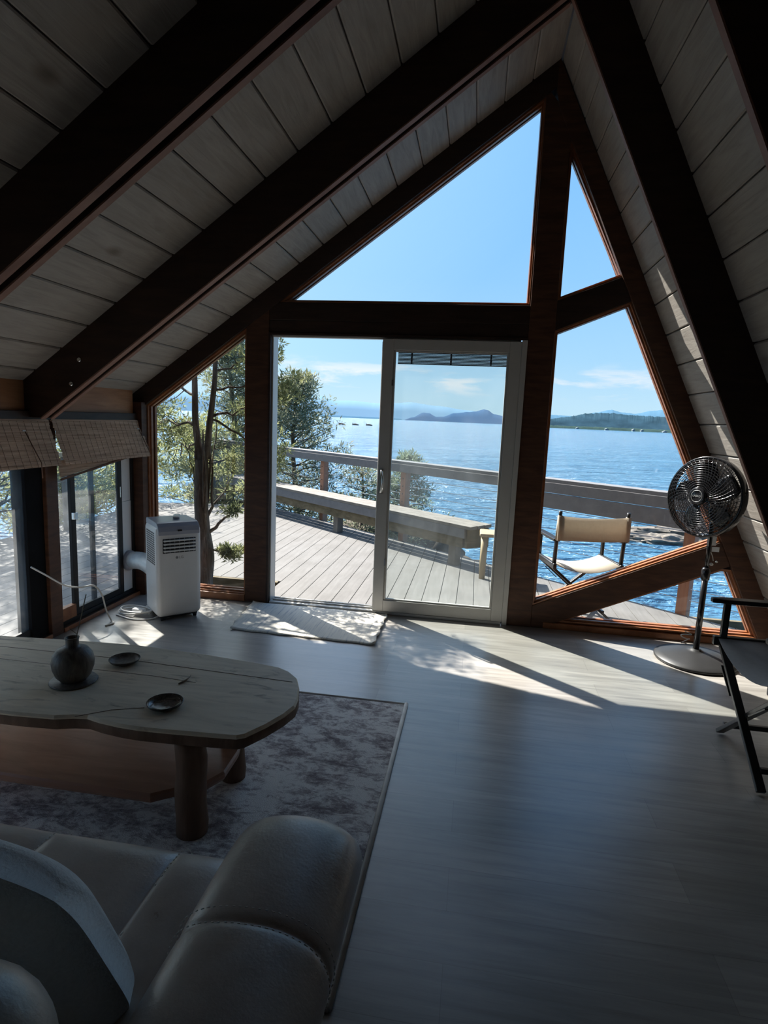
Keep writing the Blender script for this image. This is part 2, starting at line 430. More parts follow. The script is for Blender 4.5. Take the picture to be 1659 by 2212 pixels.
# ------------------------------------------------------------------ room shell
LT = math.atan(.7334); TA = (.373, 3.776)             # left roof slope through the ridge
def ceilL(x): return TA[1] + .7334*(x - TA[0])
def ceilRx(z_): return 1.2296 - .4735*(z_ - 2)        # inner surface of right slope
RIDGE = (.378, 3.78)
S = lambda o, k='structure': tag(o, kind=k)
YB = -7.5
S(one('floor', M_floor, lambda m: m.box(-2.62, 2.4, YB, .02, -.06, 0)))
BW = .2115
def boards_left(m):
    ux, uz = -math.cos(LT), -math.sin(LT); nx, nz = -math.sin(LT), math.cos(LT)
    L = 4.17; k = 0
    while k*BW < L:
        a, b = k*BW + .003, min((k+1)*BW, L) - .003
        def P(t, h): return (RIDGE[0] + ux*t + nx*h, RIDGE[1] + uz*t + nz*h)
        m.prism([P(a, .006), P(a+.006, 0), P(b-.006, 0), P(b, .006), P(b, .03), P(a, .03)], YB, .455)
        k += 1
    m.prism([P(-.08, .03), P(L, .03), P(L, .12), P(-.08, .12)], YB, .455)
S(one('ceiling', M_ceil, boards_left))
def boards_right(m):
    d = Vector((ceilRx(0) - RIDGE[0], 0 - RIDGE[1])); L = d.length + .15; d.normalize(); n = Vector((-d.y, d.x))
    off = .185 - BW; k = 0
    while off + k*BW < L:
        a, b = max(0, off + k*BW) + .003, min(off + (k+1)*BW, L) - .003
        def P(t, h): return tuple(Vector(RIDGE) + d*t + n*h)
        m.prism([P(a, .007), P(a+.006, 0), P(b-.006, 0), P(b, .007), P(b, .03), P(a, .03)], YB, .455)
        k += 1
    m.prism([P(-.03, .03), P(L, .03), P(L, .12), P(-.03, .12)], YB, .455)
S(one('wall_right', M_ceil, boards_right))
def wback(m):
    m.prism([(-3.0,0),(2.2,0),(.38,3.85),(-2.6,1.6),(-3.0,1.3)], YB-.1, YB)
S(one('wall_back', M_panel, wback))

# rafters: three-ply beams with a recessed middle
HB = .228
def rafter(name, y0, y1, hl=HB, hr=.243):
    """left arm: two outer plies; right arm: single ply sandwiched between them"""
    t = y1 - y0; ya, yb = y0+.37*t, y0+.70*t; ndr = hr/.9038
    def f(m):
        dz = hl/math.cos(LT)
        for a, b in ((y0, ya), (yb, y1)):
            m.prism([(-2.66, ceilL(-2.66)+.02), (.34, ceilL(.34)+.02), (.34, ceilL(.34)-dz), (-2.50, ceilL(-2.50)-dz), (-2.60, ceilL(-2.50)-dz), (-2.66, ceilL(-2.5)-dz)], a, b)
        m.prism([(-2.66, ceilL(-2.66)+.02), (.34, ceilL(.34)+.02), (.34, ceilL(.34)-.12), (-2.66, ceilL(-2.66)-.12)], ya+.001, yb-.001)
        m.prism([(ceilRx(3.85)+.02, 3.85), (ceilRx(0)+.02, 0), (ceilRx(0)-ndr, 0), (ceilRx(3.55)-ndr, 3.55)], ya+.0015, yb-.0015)
    o = S(one(name, M_stain, f, bevel=.003))
    for a, b in ((y0+.001, ya-.001), (yb+.001, y1-.001)):
        def g(m):
            dz = hl/math.cos(LT); e = .007
            m.prism([(.30, ceilL(.30)-dz+.001), (-2.50, ceilL(-2.50)-dz+.001), (-2.50, ceilL(-2.50)-dz-e), (.30, ceilL(.30)-dz-e)], a, b)
        one('edge_strip', M_strip, g, o)
    one('edge_strip', M_strip, lambda m: m.prism([(ceilRx(0)-ndr+.001, 0), (ceilRx(3.5)-ndr+.001, 3.5), (ceilRx(3.5)-ndr-.006, 3.5), (ceilRx(0)-ndr-.006, 0)], ya+.002, yb-.002), o)
    return o
rafter('trim_1', -1.175, -1.060, HB, .218); rafter('trim_2', -2.270, -2.155, .22, .245); rafter('trim_3', -3.42, -3.32); rafter('trim_4', -4.6, -4.5); rafter('trim_5', -5.8, -5.7)
# bolts on the first rafter
for x_, z_ in ((-2.265, 1.72), (-2.335, 1.60)):
    pass
# gable framing, one structure piece each
HI = .125
def inL(x): return ceilL(x) - HI/math.cos(LT)
def inR(z_): return ceilRx(z_) - HI/.9038
Y0, Y1 = 0.0, .14
S(one('trim_6', M_stain, lambda m: m.prism([(-2.64, ceilL(-2.64)+.02), (.373, 3.80), (.373, inL(.373)), (-2.53, inL(-2.53)), (-2.64, inL(-2.53))], Y0-.01, Y1), bevel=.004))
S(one('trim_7', M_stain_lit, lambda m: m.prism([(.36, 3.80), (ceilRx(0)+.02, 0), (inR(0), 0), (inR(3.50), 3.50), (.36, 3.60)], Y0-.012, Y1), bevel=.004))
S(one('trim_8', M_stain_lit, lambda m: m.prism([(-1.725, 0), (-1.55, 0), (-1.55, inL(-1.55)+.02), (-1.725, inL(-1.725)+.02)], Y0, Y1), bevel=.004))
S(one('trim_9', M_stain_lit, lambda m: m.prism([(.298, 0), (.474, 0), (.474, 3.42), (.298, 3.62)], Y0, Y1), bevel=.004))
S(one('trim_10', M_stain, lambda m: (m.prism([(-1.55, 2.14), (.298, 2.14), (.298, 2.265), (-1.48, 2.265), (-1.55, 2.215)], Y0+.002, Y1), m.box(-1.55,.298,Y0+.002,.055,2.05,2.14)), bevel=.004))
S(one('trim_11', M_stain, lambda m: m.prism([(.474, 2.103), (.97, 2.311), (.90, 2.464), (.474, 2.30)], Y0+.004, Y1), bevel=.004))
S(one('trim_12', M_stain_lit, lambda m: m.prism([(.474, .0), (.56, .0), (.64, .045), (1.77, .56), (1.72, .735), (.474, .164)], Y0+.004, Y1), bevel=.004))
S(one('trim_13', M_trim, lambda m: (m.box(.56, inR(0)+.02, .0, .13, 0, .045), m.box(.62, inR(0)+.02, .03, .11, .045, .06)), bevel=.004))
S(one('trim_14', M_trim, lambda m: m.box(-2.53, -1.725, -.005, Y1+.02, 0, .055), bevel=.004))
S(one('trim_15', M_stain_lit, lambda m: m.prism([(-2.66, 0), (-2.53, 0), (-2.53, inL(-2.53)+.02), (-2.66, inL(-2.53)+.02)], -.065, Y1), bevel=.004))

def offset_poly(p, d):
    n = len(p); A = sum(p[i][0]*p[(i+1)%n][1]-p[(i+1)%n][0]*p[i][1] for i in range(n))
    if A < 0: p = p[::-1]
    out = []
    for i in range(n):
        a, b, c = Vector(p[i-1]), Vector(p[i]), Vector(p[(i+1)%n])
        d1 = (b-a).normalized(); d2 = (c-b).normalized()
        n1 = Vector((-d1.y, d1.x)); n2 = Vector((-d2.y, d2.x))
        bis = (n1+n2).normalized(); out.append(tuple(b + bis*(d/max(.25, bis.dot(n1)))))
    return p, out
def ring_prism(m, poly, d, y0, y1):
    p, q = offset_poly(list(poly), d); n = len(p)
    for i in range(n):
        j = (i+1) % n
        m.prism([p[i], p[j], q[j], q[i]], y0, y1)
def gwindow(name, poly, y=.075, trim=.022, mat=None, g=None):
    t = S(empty(name, (poly[0][0], y, poly[0][1])))
    o = tuple(-c for c in t.location)
    def fr(m):
        ring_prism(m, poly, trim, .035, .062); ring_prism(m, poly, trim, .09, .12)
        ring_prism(m, poly, trim*.45, .012, .035)
        m.v = [(a+o[0], b+o[1], c+o[2]) for a, b, c in m.v]
    one('window_frame', M_trim, fr, t)
    def gg(m):
        _, q = offset_poly(list(poly), trim*.3)
        m.prism(q, y-.003, y+.003); m.v = [(a+o[0], b+o[1], c+o[2]) for a, b, c in m.v]
    one('glass', g or M_glass, gg, t)
    return t
ztop = lambda x: inL(x)
gwindow('window_1', [(-1.476, 2.265), (.298, 2.265), (.298, ztop(.298))])
gwindow('window_2', [(.474, 2.30), (.896, 2.464), (inR(2.52), 2.52), (.474, 3.30)][0:2] + [(.474, 3.302)])
gwindow('window_3', [(.474, .164), (1.695, .722), (inR(.74), .74), (inR(2.30), 2.30), (.474, 2.103)])
gwindow('window_4', [(.66, .058), (inR(.058), .058), (inR(.535), .535), (1.72, .537)])
gwindow('window_5', [(-2.53, .055), (-1.725, .055), (-1.725, ztop(-1.725)), (-2.53, ztop(-2.53))])

# ------------------------------------------------------------------ sliding door
S(one('trim_21', M_stain, lambda m: (m.box(-1.552,-1.534,-.008,.02,0,2.05), m.box(-1.534,.298,-.008,.01,2.034,2.052)), bevel=.002))
d1 = S(empty('door_1', (-.63, .07, 0))); OX, OY = .63, -.07
def dpart(name, mat, fn, bevel=.003, parent=None):
    def f(m):
        fn(m); m.v = [(a+OX, b+OY, c) for a, b, c in m.v]
    return one(name, mat, f, parent or d1, bevel)
dpart('door_frame', M_vinyl, lambda m: (m.box(-1.55,-1.522,.02,.13,0,2.05), m.box(.262,.298,-.016,.13,0,2.034), m.box(-1.522,.255,.01,.05,2.022,2.05), m.box(-1.522,.255,-.012,.13,0,.022), m.box(-1.508,.255,.03,.045,.022,.034), m.box(-1.508,.255,.075,.085,.022,.034)))
def frame_rect(m, x0, x1, z0, z1, y0, y1, st, tr, brr):
    m.box(x0, x0+st, y0, y1, z0, z1); m.box(x1-st, x1, y0, y1, z0, z1)
    m.box(x0+st, x1-st, y0, y1, z1-tr, z1); m.box(x0+st, x1-st, y0, y1, z0, z0+brr)
sp_ = dpart('sliding_panel', M_vinyl, lambda m: (frame_rect(m, -.705, .262, .024, 2.024, -.012, .03, .08, .076, .087), frame_rect(m, -.625, .182, .111, 1.948, -.002, .02, .016, .012, .012)))
dpart('glass', M_glassdoor, lambda m: m.box(-.62, .18, .007, .012, .112, 1.945), 0, sp_)
def handle(m):
    m.box(-.69,-.662,-.018,-.012,.92,1.10)
    m.tube([(-.676,-.016,1.095),(-.672,-.05,1.085),(-.662,-.062,1.05),(-.658,-.064,1.01),(-.662,-.062,.97),(-.672,-.05,.935),(-.676,-.016,.925)], .0075, 8)
dpart('handle', M_chrome, handle, 0, sp_)
dpart('latch_tab', M_chrome, lambda m: (m.box(-.628,-.618,-.018,-.002,.38,.43), m.box(-.628,-.618,-.018,-.002,1.70,1.74)), 0, sp_)
fp_ = dpart('fixed_panel', M_vinyl, lambda m: (frame_rect(m, -.685, .255, .034, 2.01, .05, .085, .05, .06, .06), m.box(-.715,-.685,.03,.09,.034,2.01)))
dpart('glass', M_glassdoor, lambda m: m.box(-.64, .21, .064, .068, .09, 1.95), 0, fp_)
def bl(m):
    for i in range(9): m.box(-.60,.17,.054,.0625,1.868+i*.0095,1.868+i*.0095+.007)
    for x in (-.50,-.22,.06): m.box(x-.006,x+.006,.048,.053,1.862,1.95)
    m.box(-.60,.17,.052,.063,1.858,1.866)
dpart('blind', M_blind, bl, 0, fp_)

# ------------------------------------------------------------------ left wall
XW = -2.6
S(one('trim_16', M_stain, lambda m: m.box(-2.70,-2.57,YB,-.065,1.37,1.425), bevel=.004))
S(one('wall_left', M_panel, lambda m: (m.box(-2.66,-2.60,YB,-.065,1.425,1.62), m.box(-2.70,-2.6,YB,-3.6,0,1.37))))
S(one('trim_17', M_stain_lit, lambda m: m.box(-2.70,-2.575,-1.06,-.955,0,1.37), bevel=.004))
S(one('trim_18', M_stain_lit, lambda m: m.box(-2.70,-2.575,-2.42,-2.32,0,1.37), bevel=.004))
S(one('trim_19', M_stain, lambda m: (m.box(-2.71,-2.58,-.955,-.065,0,.03), m.box(-2.72,-2.58,-3.6,-1.06,0,.03)), bevel=.003))
S(one('baseboard_left', M_trim, lambda m: (m.box(-2.60,-2.572,-.95,-.06,0,.028), m.box(-2.60,-2.572,-3.6,-1.06,0,.028)), bevel=.003))
def slider(name, ya, yb, ymid, opened):
    """black aluminium slider between ya (near camera) and yb"""
    t = S(empty(name, (-2.64, (ya+yb)/2, .03))); oy = -(ya+yb)/2
    def sh(fn):
        def f(m):
            fn(m); m.v = [(a+2.64, b+oy, c-.03) for a, b, c in m.v]
        return f
    def ring(m, a, b, z0, z1, x0, x1, wdt):
        m.box(x0,x1,a,a+wdt,z0,z1); m.box(x0,x1,b-wdt,b,z0,z1); m.box(x0,x1,a+wdt,b-wdt,z1-wdt,z1); m.box(x0,x1,a+wdt,b-wdt,z0,z0+wdt)
    one('window_frame', M_black, sh(lambda m: ring(m, ya, yb, .03, 1.37, -2.68, -2.605, .03)), t, .002)
    s1 = one('sash', M_black, sh(lambda m: ring(m, opened[0], opened[1], .06, 1.34, -2.635, -2.612, .045)), t, .002)
    one('glass', M_glassside, sh(lambda m: m.box(-2.625,-2.622,opened[0]+.04,opened[1]-.04,.10,1.30)), s1)
    s2 = one('sash', M_black, sh(lambda m: ring(m, ymid[0], ymid[1], .06, 1.34, -2.668, -2.645, .035)), t, .002)
    one('glass', M_glassside, sh(lambda m: m.box(-2.658,-2.655,ymid[0]+.03,ymid[1]-.03,.09,1.31)), s2)
    return t, sh, s1
t6, sh6, s6 = slider('window_6', -.955, -.065, (-.93, -.50), (-.79, -.215))
one('latch', M_chrome, sh6(lambda m: m.box(-2.612,-2.590,-.79,-.755,.72,.765)), s6, .002)
one('pull', M_chrome, sh6(lambda m: m.box(-2.612,-2.608,-.245,-.235,.80,.88)), s6, .001)
one('stop_block', M_trim, sh6(lambda m: m.box(-2.64,-2.60,-.945,-.79,.06,.145)), t6, .002)
t7, sh7, s7 = slider('window_7', -2.32, -1.06, (-2.30, -1.66), (-1.78, -1.09))
one('pull', M_chrome, sh7(lambda m: (m.box(-2.612,-2.606,-1.128,-1.122,.62,.78), m.box(-2.612,-2.606,-1.108,-1.102,.62,.78), m.box(-2.612,-2.606,-1.128,-1.102,.615,.622), m.box(-2.612,-2.606,-1.128,-1.102,.778,.785))), s7)
M_jamb = plain('matte_black_jamb', (.008,.008,.009), .85, 0, .08)
one('side_jamb', M_jamb, sh7(lambda m: m.box(-2.70,-2.60,-1.20,-1.06,.03,1.37)), t7, .003)
slider('window_8', -3.6, -2.42, (-3.58, -2.98), (-3.0, -2.45))
# white filler panel with the hose port
fpn = tag(empty('window_vent_panel', (-2.63, -.14, .06)), 'white plastic filler panel beside black window sash, holding the hose port', 'window panel')
one('panel', M_white, lambda m: (m.box(-.012,.012,-.07,.07,0,.70), m.box(-.014,.010,-.07,.07,.703,1.28)), fpn, .002)
def port(m):
    Mx = Matrix.Rotation(R(90), 3, 'Y')
    m.lathe([(.078,0),(.078,.02),(.07,.035),(.066,.035)], (.012, -.005, .235), 32, Mx)
one('hose_port', M_greyplas, port, fpn)

# bolts heads on rafter face
for i, (px, pz) in enumerate(((-2.24, 1.72), (-2.295, 1.585))):
    b_ = one('bolt_head', M_chrome, lambda m: m.lathe([(.013,0),(.013,.006),(.008,.009),(0,.009)], (0,0,0), 12, Matrix.Rotation(R(90),3,'X')), loc=(px, -1.175, pz))
    tag(b_, ['round metal bolt head in the dark rafter, upper of the two', 'round metal bolt head in the dark rafter, lower of the two'][i], 'bolt')

# ------------------------------------------------------------------ bamboo shades
def shade(ya, yb, fold, label, cordy):
    t = tag(empty('bamboo_shade', (-2.565, (ya+yb)/2, 1.372)), label, 'window shade')
    L = (yb-ya)/2
    def slats(xt, xb, zt, zb, tilt=0):
        def f(m):
            n = int((zt-zb)/.0085)
            for i in range(n):
                a = i/n; x = xt + (xb-xt)*a + random.uniform(-.0012,.0012)
                zc = zt + (zb-zt)*a
                k = random.uniform(-.004,.004); wob = .0015*math.sin(i*.9)
                sc = 1 - 0.0*a
                zl = zc + tilt*a*.0; zr = zc + tilt*a
                m.beam((x+wob, -L+k, zl), (x+wob, L+k, zr), .0035, .0088)
        return f
    one('slat_panel', M_bamboo, slats(0, .085, 0, -.272), t)
    def strings(m):
        k = 0; y = -L+.03
        while y < L:
            m.beam((.0035, y, 0), (.0885, y+.004, -.272), .0012, .0012); y += .058 if k % 2 else .052; k += 1
    one('binding_string', M_string, strings, t)
    one('head_rail', M_bamboo, lambda m: m.box(-.012,.006,-L,L,-.008,.0), t)
    if fold:
        one('lower_fold', M_bamboo, slats(.03, .045, -.25, -.355, .13), t)
        one('bottom_bar', M_string, lambda m: m.beam((.048,-L,-.362),(.048,L,-.23), .01,.012), t)
    one('cord', M_string, lambda m: m.tube([(.03,cordy,-.065),(.06,cordy+.012,-.14),(.10,cordy+.03,-.24),(.10,cordy+.035,-.33)], .0028, 6), t)
    one('cord_eyelet', M_white, lambda m: m.box(.012,.024,cordy-.012,cordy+.012,-.07,-.058), t)
    return t
shade(-1.0, -.03, True, 'bamboo roman shade in the corner, its lower fold hanging crooked', .42)
shade(-2.2, -1.035, False, 'bamboo roman shade nearest the viewer, cut by the left edge', .36)

# ------------------------------------------------------------------ air conditioner
ac = tag(empty('portable_air_conditioner', (-2.10, -.415, 0), R(45)), 'white portable air conditioner with grey top standing in the window corner', 'air conditioner')
def body(m):
    m.rbox(-.155,.155,-.15,.15,.03,.672,.035,5)
one('body', M_white, body, ac)
def actop(m):
    # grey top with sloped front lip
    pts = [(-.153,.66),(-.153,.60),(-.140,.595),(-.11,.655),(-.10,.668),(-.10,.705),(.148,.705),(.15,.66)]
    pr = [(-.154,.612),(-.158,.640),(-.145,.672),(-.115,.692),(-.09,.698),(.14,.70),(.149,.69),(.149,.655),(-.10,.655),(-.14,.625)]
    m.prism(pr, -.143, .143, 'X')
one('top_panel', M_greyplas, actop, ac, .006)
one('display', M_slot, lambda m: m.box(-.012,.016,-.1605,-.152,.638,.650), ac, .001)
lv = one('louvre_vent', M_slot, lambda m: m.rbox(-.115,.115,-.1525,-.140,.485,.590,.012,3), ac)
def lou(m):
    for i in range(4): m.rbox(-.110,.110,-.166,-.150,.498+i*.024,.509+i*.024,.004,2)
one('louvre_slat', M_white, lou, lv)
def vn(m):
    for i in range(7): m.box(-.1+i*.033,-.097+i*.033,-.1545,-.150,.488,.588)
one('louvre_fin', M_greyplas, vn, lv)
def grille(m):
    for i in range(15):
        for j in range(9):
            m.box(-.1562,-.1535,-.10+j*.022,-.087+j*.022,.40+i*.0155,.410+i*.0155)
one('side_grille', M_slot, grille, ac)
for x in (-.115,.115):
    for y in (-.11,.11): one('caster', M_slot, lambda m: m.lathe([(0,-.01),(.018,-.01),(.018,.01),(0,.01)], (x,y,.018), 14, Matrix.Rotation(R(90),3,'Y')), ac)
one('base_tray', M_slot, lambda m: m.box(-.13,.13,-.125,.125,.022,.04), ac)
def text_mesh(name, s, size, mat, parent, loc, rot, ext=.0006):
    cu = bpy.data.curves.new(name, 'FONT'); cu.body = s; cu.size = size; cu.extrude = ext; cu.align_x = 'CENTER'; cu.align_y = 'CENTER'
    tmp = bpy.data.objects.new('tmp', cu); COL.objects.link(tmp)
    dg = bpy.context.evaluated_depsgraph_get(); me = bpy.data.meshes.new_from_object(tmp.evaluated_get(dg))
    bpy.data.objects.remove(tmp); o = bpy.data.objects.new(name, me); COL.objects.link(o)
    me.materials.clear(); me.materials.append(mat); o.parent = parent; o.location = loc; o.rotation_euler = rot
    return o
text_mesh('emblem_letters', 'LG', .026, M_logo, ac, (.012, -.1508, .452), (R(90), 0, 0))
one('emblem_disc', M_logo, lambda m: m.lathe([(0,0),(.009,0),(.009,.001),(0,.001)], (-.018,-.1502,.452), 20, Matrix.Rotation(R(90),3,'X')), ac)
def hose(m):
    p0 = Vector((.0,.15,.30)); 
    prof = []
    pts = []; rs = []
    a = Vector((-.05,.15,.30)); b = Vector((-.22,.49,.30))
    for i in range(41):
        t = i/40
        p = a*(1-t)**2 + Vector((-.06,.36,.31))*2*t*(1-t) + Vector((-.265,.545,.295))*t*t
        pts.append(p); rs.append(.062 + (.004 if i % 2 else 0))
    m.tube(pts, rs, 20)
# hose built in room space: from the rear of the unit to the port
hz = tag(one('exhaust_hose', M_galv, lambda m: m.tube([(-2.605,-.145,.295),(-2.60,-.147,.295)] + [(-2.60+.30*(i/24), -.147-.17*(i/24)**1.3, .295+.02*math.sin(i/24*PI)) for i in range(1,25)], [.064]*2+[.062+(.005 if i%2 else 0) for i in range(1,25)], 22)), 'silvery ribbed hose running from white air conditioner to window panel', 'hose')
rem = tag(empty('remote_control', (-2.10, -.36, .702), R(25)), 'slim white remote control lying on top of the air conditioner', 'remote control')
one('body', M_white, lambda m: m.rbox(-.022,.022,-.065,.065,0,.015,.006,2), rem)
one('button_pad', M_greyplas, lambda m: m.box(-.014,.014,-.045,.03,.0152,.0165), rem)

# white cords
def catmull(pts, n=10):
    P = [Vector(p) for p in pts]; P = [P[0]*2-P[1]] + P + [P[-1]*2-P[-2]]; out = []
    for i in range(1, len(P)-2):
        for k in range(n):
            t = k/n
            out.append(.5*((2*P[i]) + (-P[i-1]+P[i+1])*t + (2*P[i-1]-5*P[i]+4*P[i+1]-P[i+2])*t*t + (-P[i-1]+3*P[i]-3*P[i+1]+P[i+2])*t**3))
    out.append(P[-2]); return out
tag(one('power_cord', M_cord, lambda m: m.tube(catmull([(-2.585,-1.205,.50),(-2.555,-1.12,.43),(-2.54,-.98,.33),(-2.52,-.86,.285),(-2.49,-.76,.27),(-2.46,-.72,.20),(-2.45,-.69,.08),(-2.42,-.68,.006),(-2.38,-.72,.005),(-2.40,-.78,.005)]), .0055, 8)), 'thin white cord drooping from the window jamb down to the floor', 'cord')
pts = []
for i in range(70):
    a = i/70*2*PI*3.2
    rr = .10 + .018*math.sin(i*.31); pts.append((-2.36+rr*1.15*math.cos(a)+.01*math.sin(i*.5), -.50+rr*.75*math.sin(a), .010+.012*(i/70*3.2)+.008*math.sin(a*1.3)))
cb = tag(empty('coiled_cord', (-2.36,-.5,0)), 'loosely coiled white power cord on the floor left of the air conditioner', 'cord')
def shf(fn, dx, dy_, dz):
    def f(m):
        fn(m); m.v = [(a+dx, b+dy_, c+dz) for a, b, c in m.v]
    return f
one('cord_loop', M_cord, shf(lambda m: (m.tube(catmull(pts, 3), .0055, 8), m.tube(catmull([pts[-1],(-2.28,-.46,.05),(-2.22,-.45,.055),(-2.17,-.47,.07)]), .0055, 8), m.tube(catmull([(-2.46,-.56,.006),(-2.30,-.62,.006),(-2.18,-.58,.006),(-2.14,-.52,.02)]), .0055, 8)), 2.36, .5, 0), cb)
one('plug', M_white, shf(lambda m: m.rbox(-2.36,-2.27,-.535,-.49,.02,.05,.008,2), 2.36, .5, 0), cb)

# ------------------------------------------------------------------ rugs
rug = tag(empty('area_rug', (-1.4,-2.245,0)), 'large grey and white distressed rug under the coffee table', 'rug')
one('pile', M_rug, lambda m: m.box(-1.29,1.115,-.815,.807,.001,.011), rug)
one('binding', M_rugedge, lambda m: (m.tube([(1.125,-.825,.008),(1.125,.827,.008)], .010, 8), m.tube([(-1.3,.822,.007),(1.125,.822,.007)], .007, 8), m.tube([(-1.3,-.825,.007),(1.125,-.825,.007)], .007, 8)), rug)
def matm(m):
    nx, ny = 40, 24; vs = []
    c00, c10, c01, c11 = Vector((-1.581,-.618)), Vector((-.577,-.653)), Vector((-1.645,-.02)), Vector((-.582,-.03))
    for lay in (0, 1):
        for j in range(ny+1):
            for i in range(nx+1):
                u, v = i/nx, j/ny
                p = c00*(1-u)*(1-v) + c10*u*(1-v) + c01*(1-u)*v + c11*u*v
                zz = (.0015, .009)[lay]
                wv = .0012*math.sin(u*9+v*4)*math.sin(v*7) + .0015
                curl = .018*max(0, (u-.955)/.045)**2*(1-v*.6) + .010*max(0, (.04-u)/.04)
                vs.append((p.x + .006*math.sin(v*23), p.y + .004*math.sin(u*31), zz + (wv+curl)*(1 if lay else .6)))
    fs = []; W = nx+1; T = W*(ny+1)
    for j in range(ny):
        for i in range(nx):
            a = j*W+i; fs.append((a, a+W, a+W+1, a+1)); fs.append((a+T, a+1+T, a+W+1+T, a+W+T))
    for i in range(nx):
        fs.append((i, i+1, i+1+T, i+T)); a = ny*W+i; fs.append((a, a+T, a+1+T, a+1))
    for j in range(ny):
        a = j*W; fs.append((a, a+T, a+W+T, a+W)); a = j*W+nx; fs.append((a, a+W, a+W+T, a+T))
    m.add(vs, fs, True)
tag(one('door_mat', M_mat, matm), 'cream and blue-grey woven cotton mat before the open door', 'mat')

# ------------------------------------------------------------------ coffee table
ct = tag(empty('coffee_table', (-1.45,-2.32,.011)), 'low wooden slab coffee table with log legs standing on the rug', 'coffee table')
def rs(fn): return shf(fn, 1.45, 2.32, -.011)
def slab(pts_top, z0, z1, und=.018):
    def f(m):
        n = len(pts_top); cx = sum(p[0] for p in pts_top)/n; cy = sum(p[1] for p in pts_top)/n
        def ins(d):
            _, q = offset_poly(list(pts_top), d); 
            return q
        p, q = offset_poly(list(pts_top), .006); _, q3 = offset_poly(list(pts_top), und)
        rings = [[(x,y,z0) for x,y in q3], [(x,y,z0+.012) for x,y in p], [(x,y,z1-.008) for x,y in p], [(x,y,z1) for x,y in q]]
        m.loft(rings); m.sm = [False]*len(m.sm)
    return f
top = [(-2.35,-2.035),(-2.1,-2.022),(-1.8,-1.99),(-1.45,-1.965),(-1.1,-1.99),(-.85,-2.022),(-.755,-2.04),(-.70,-2.072),(-.655,-2.12),(-.625,-2.19),(-.60,-2.28),(-.592,-2.35),(-.61,-2.42),(-.645,-2.50),(-.69,-2.578),(-.715,-2.594),(-.78,-2.60),(-.95,-2.612),(-1.05,-2.616),(-1.12,-2.612),(-1.20,-2.600),(-1.255,-2.585),(-1.30,-2.592),(-1.36,-2.612),(-1.5,-2.622),(-1.8,-2.625),(-2.35,-2.62)]
one('tabletop', M_table, rs(slab(top, .365, .42)), ct)
def live(m):
    p, q = offset_poly(list(top), -.0012); _, q3 = offset_poly(list(top), .012); _, qa = offset_poly(list(top), .003)
    m.loft([[(x,y,.3645) for x,y in q3], [(x,y,.376) for x,y in q], [(x,y,.405) for x,y in q], [(x,y,.4125) for x,y in qa]], False)
one('live_edge', M_bark, rs(live), ct)
def seams(m):
    m.tube([(-2.3,-2.135,.4203),(-1.4,-2.125,.4203),(-.66,-2.165,.4203)], .0012, 5)
    m.tube([(-1.9,-2.245,.4203),(-1.2,-2.245,.4203),(-1.02,-2.26,.4203)], .0009, 5)
    m.tube([(-1.29,-2.60,.4203),(-1.2,-2.53,.4203),(-1.1,-2.49,.4203)], .0012, 5)
one('plank_seam', M_bark, rs(seams), ct)
for lx, ly, r0 in ((-.898,-2.545,.051),(-.885,-2.215,.045),(-2.1,-2.5,.05),(-2.1,-2.15,.048)):
    def lg(m):
        n = 9; m.tube([(lx+.004*math.sin(i*1.3), ly+.003*math.cos(i*1.7), .011+(.356)*i/n) for i in range(n+1)], [r0*(1.06-.05*i/n+.02*math.sin(i*2)) for i in range(n+1)], 18)
    one('leg', M_bark, rs(lg), ct)
sh_ = [(-2.25,-2.13),(-1.5,-2.12),(-.92,-2.15),(-.855,-2.20),(-.835,-2.28),(-.83,-2.42),(-.87,-2.50),(-.96,-2.555),(-1.02,-2.60),(-1.5,-2.60),(-2.25,-2.59)]
one('shelf', M_shelf, rs(slab(sh_, .135, .17, .006)), ct)

vs_ = tag(empty('vase', (-1.468,-2.36,.429)), 'round streaked pottery bud vase holding one dry twig on the coffee table', 'vase')
one('body', M_vase, lambda m: m.lathe([(0,0),(.045,0),(.062,.02),(.073,.05),(.076,.075),(.070,.10),(.054,.122),(.032,.130),(.024,.134),(.023,.158),(.026,.168),(.020,.168),(.018,.13),(0,.12)], (0,0,0), 48), vs_)
one('dry_twig', M_leafdry, lambda m: (m.tube(catmull([(0,0,.10),(.012,.01,.17),(.02,.02,.22),(.035,.03,.30),(.04,.035,.33)]), .0018, 6), m.tube([(.012,.01,.18),(-.008,.0,.20)], .0012, 5), m.tube([(.03,.025,.27),(.05,.03,.285)], .0011, 5)), vs_)
tag(one('round_coaster', M_vase, lambda m: m.lathe([(0,0),(.082,0),(.086,.004),(.082,.008),(0,.008)], (0,0,0), 40), loc=(-1.468,-2.36,.4206)), 'flat round dark coaster under the bud vase', 'coaster')
def dish(r): return [(0,0),(r*.6,0),(r*.9,.008),(r,.017),(r*.97,.019),(r*.82,.010),(r*.55,.006),(0,.006)]
tag(one('plate', M_plate, lambda m: m.lathe(dish(.064), (0,0,0), 44), loc=(-1.037,-2.462,.4206)), 'small dark glazed plate alone near the right end of the coffee table', 'plate')
tag(one('plate', M_vase, lambda m: m.lathe(dish(.062), (0,0,0), 44), loc=(-1.385,-2.155,.4206)), 'small mottled grey plate behind the bud vase on the coffee table', 'plate')
tag(one('dried_leaf', M_leafdry, lambda m: (m.tube([(0,0,.002),(.012,.03,.003),(.014,.06,.004),(.008,.085,.003)], [.003,.004,.0012,.0008], 5),), loc=(-1.075,-2.29,.4206)), 'tiny curled dried leaf lying between the two plates on the table', 'leaf')

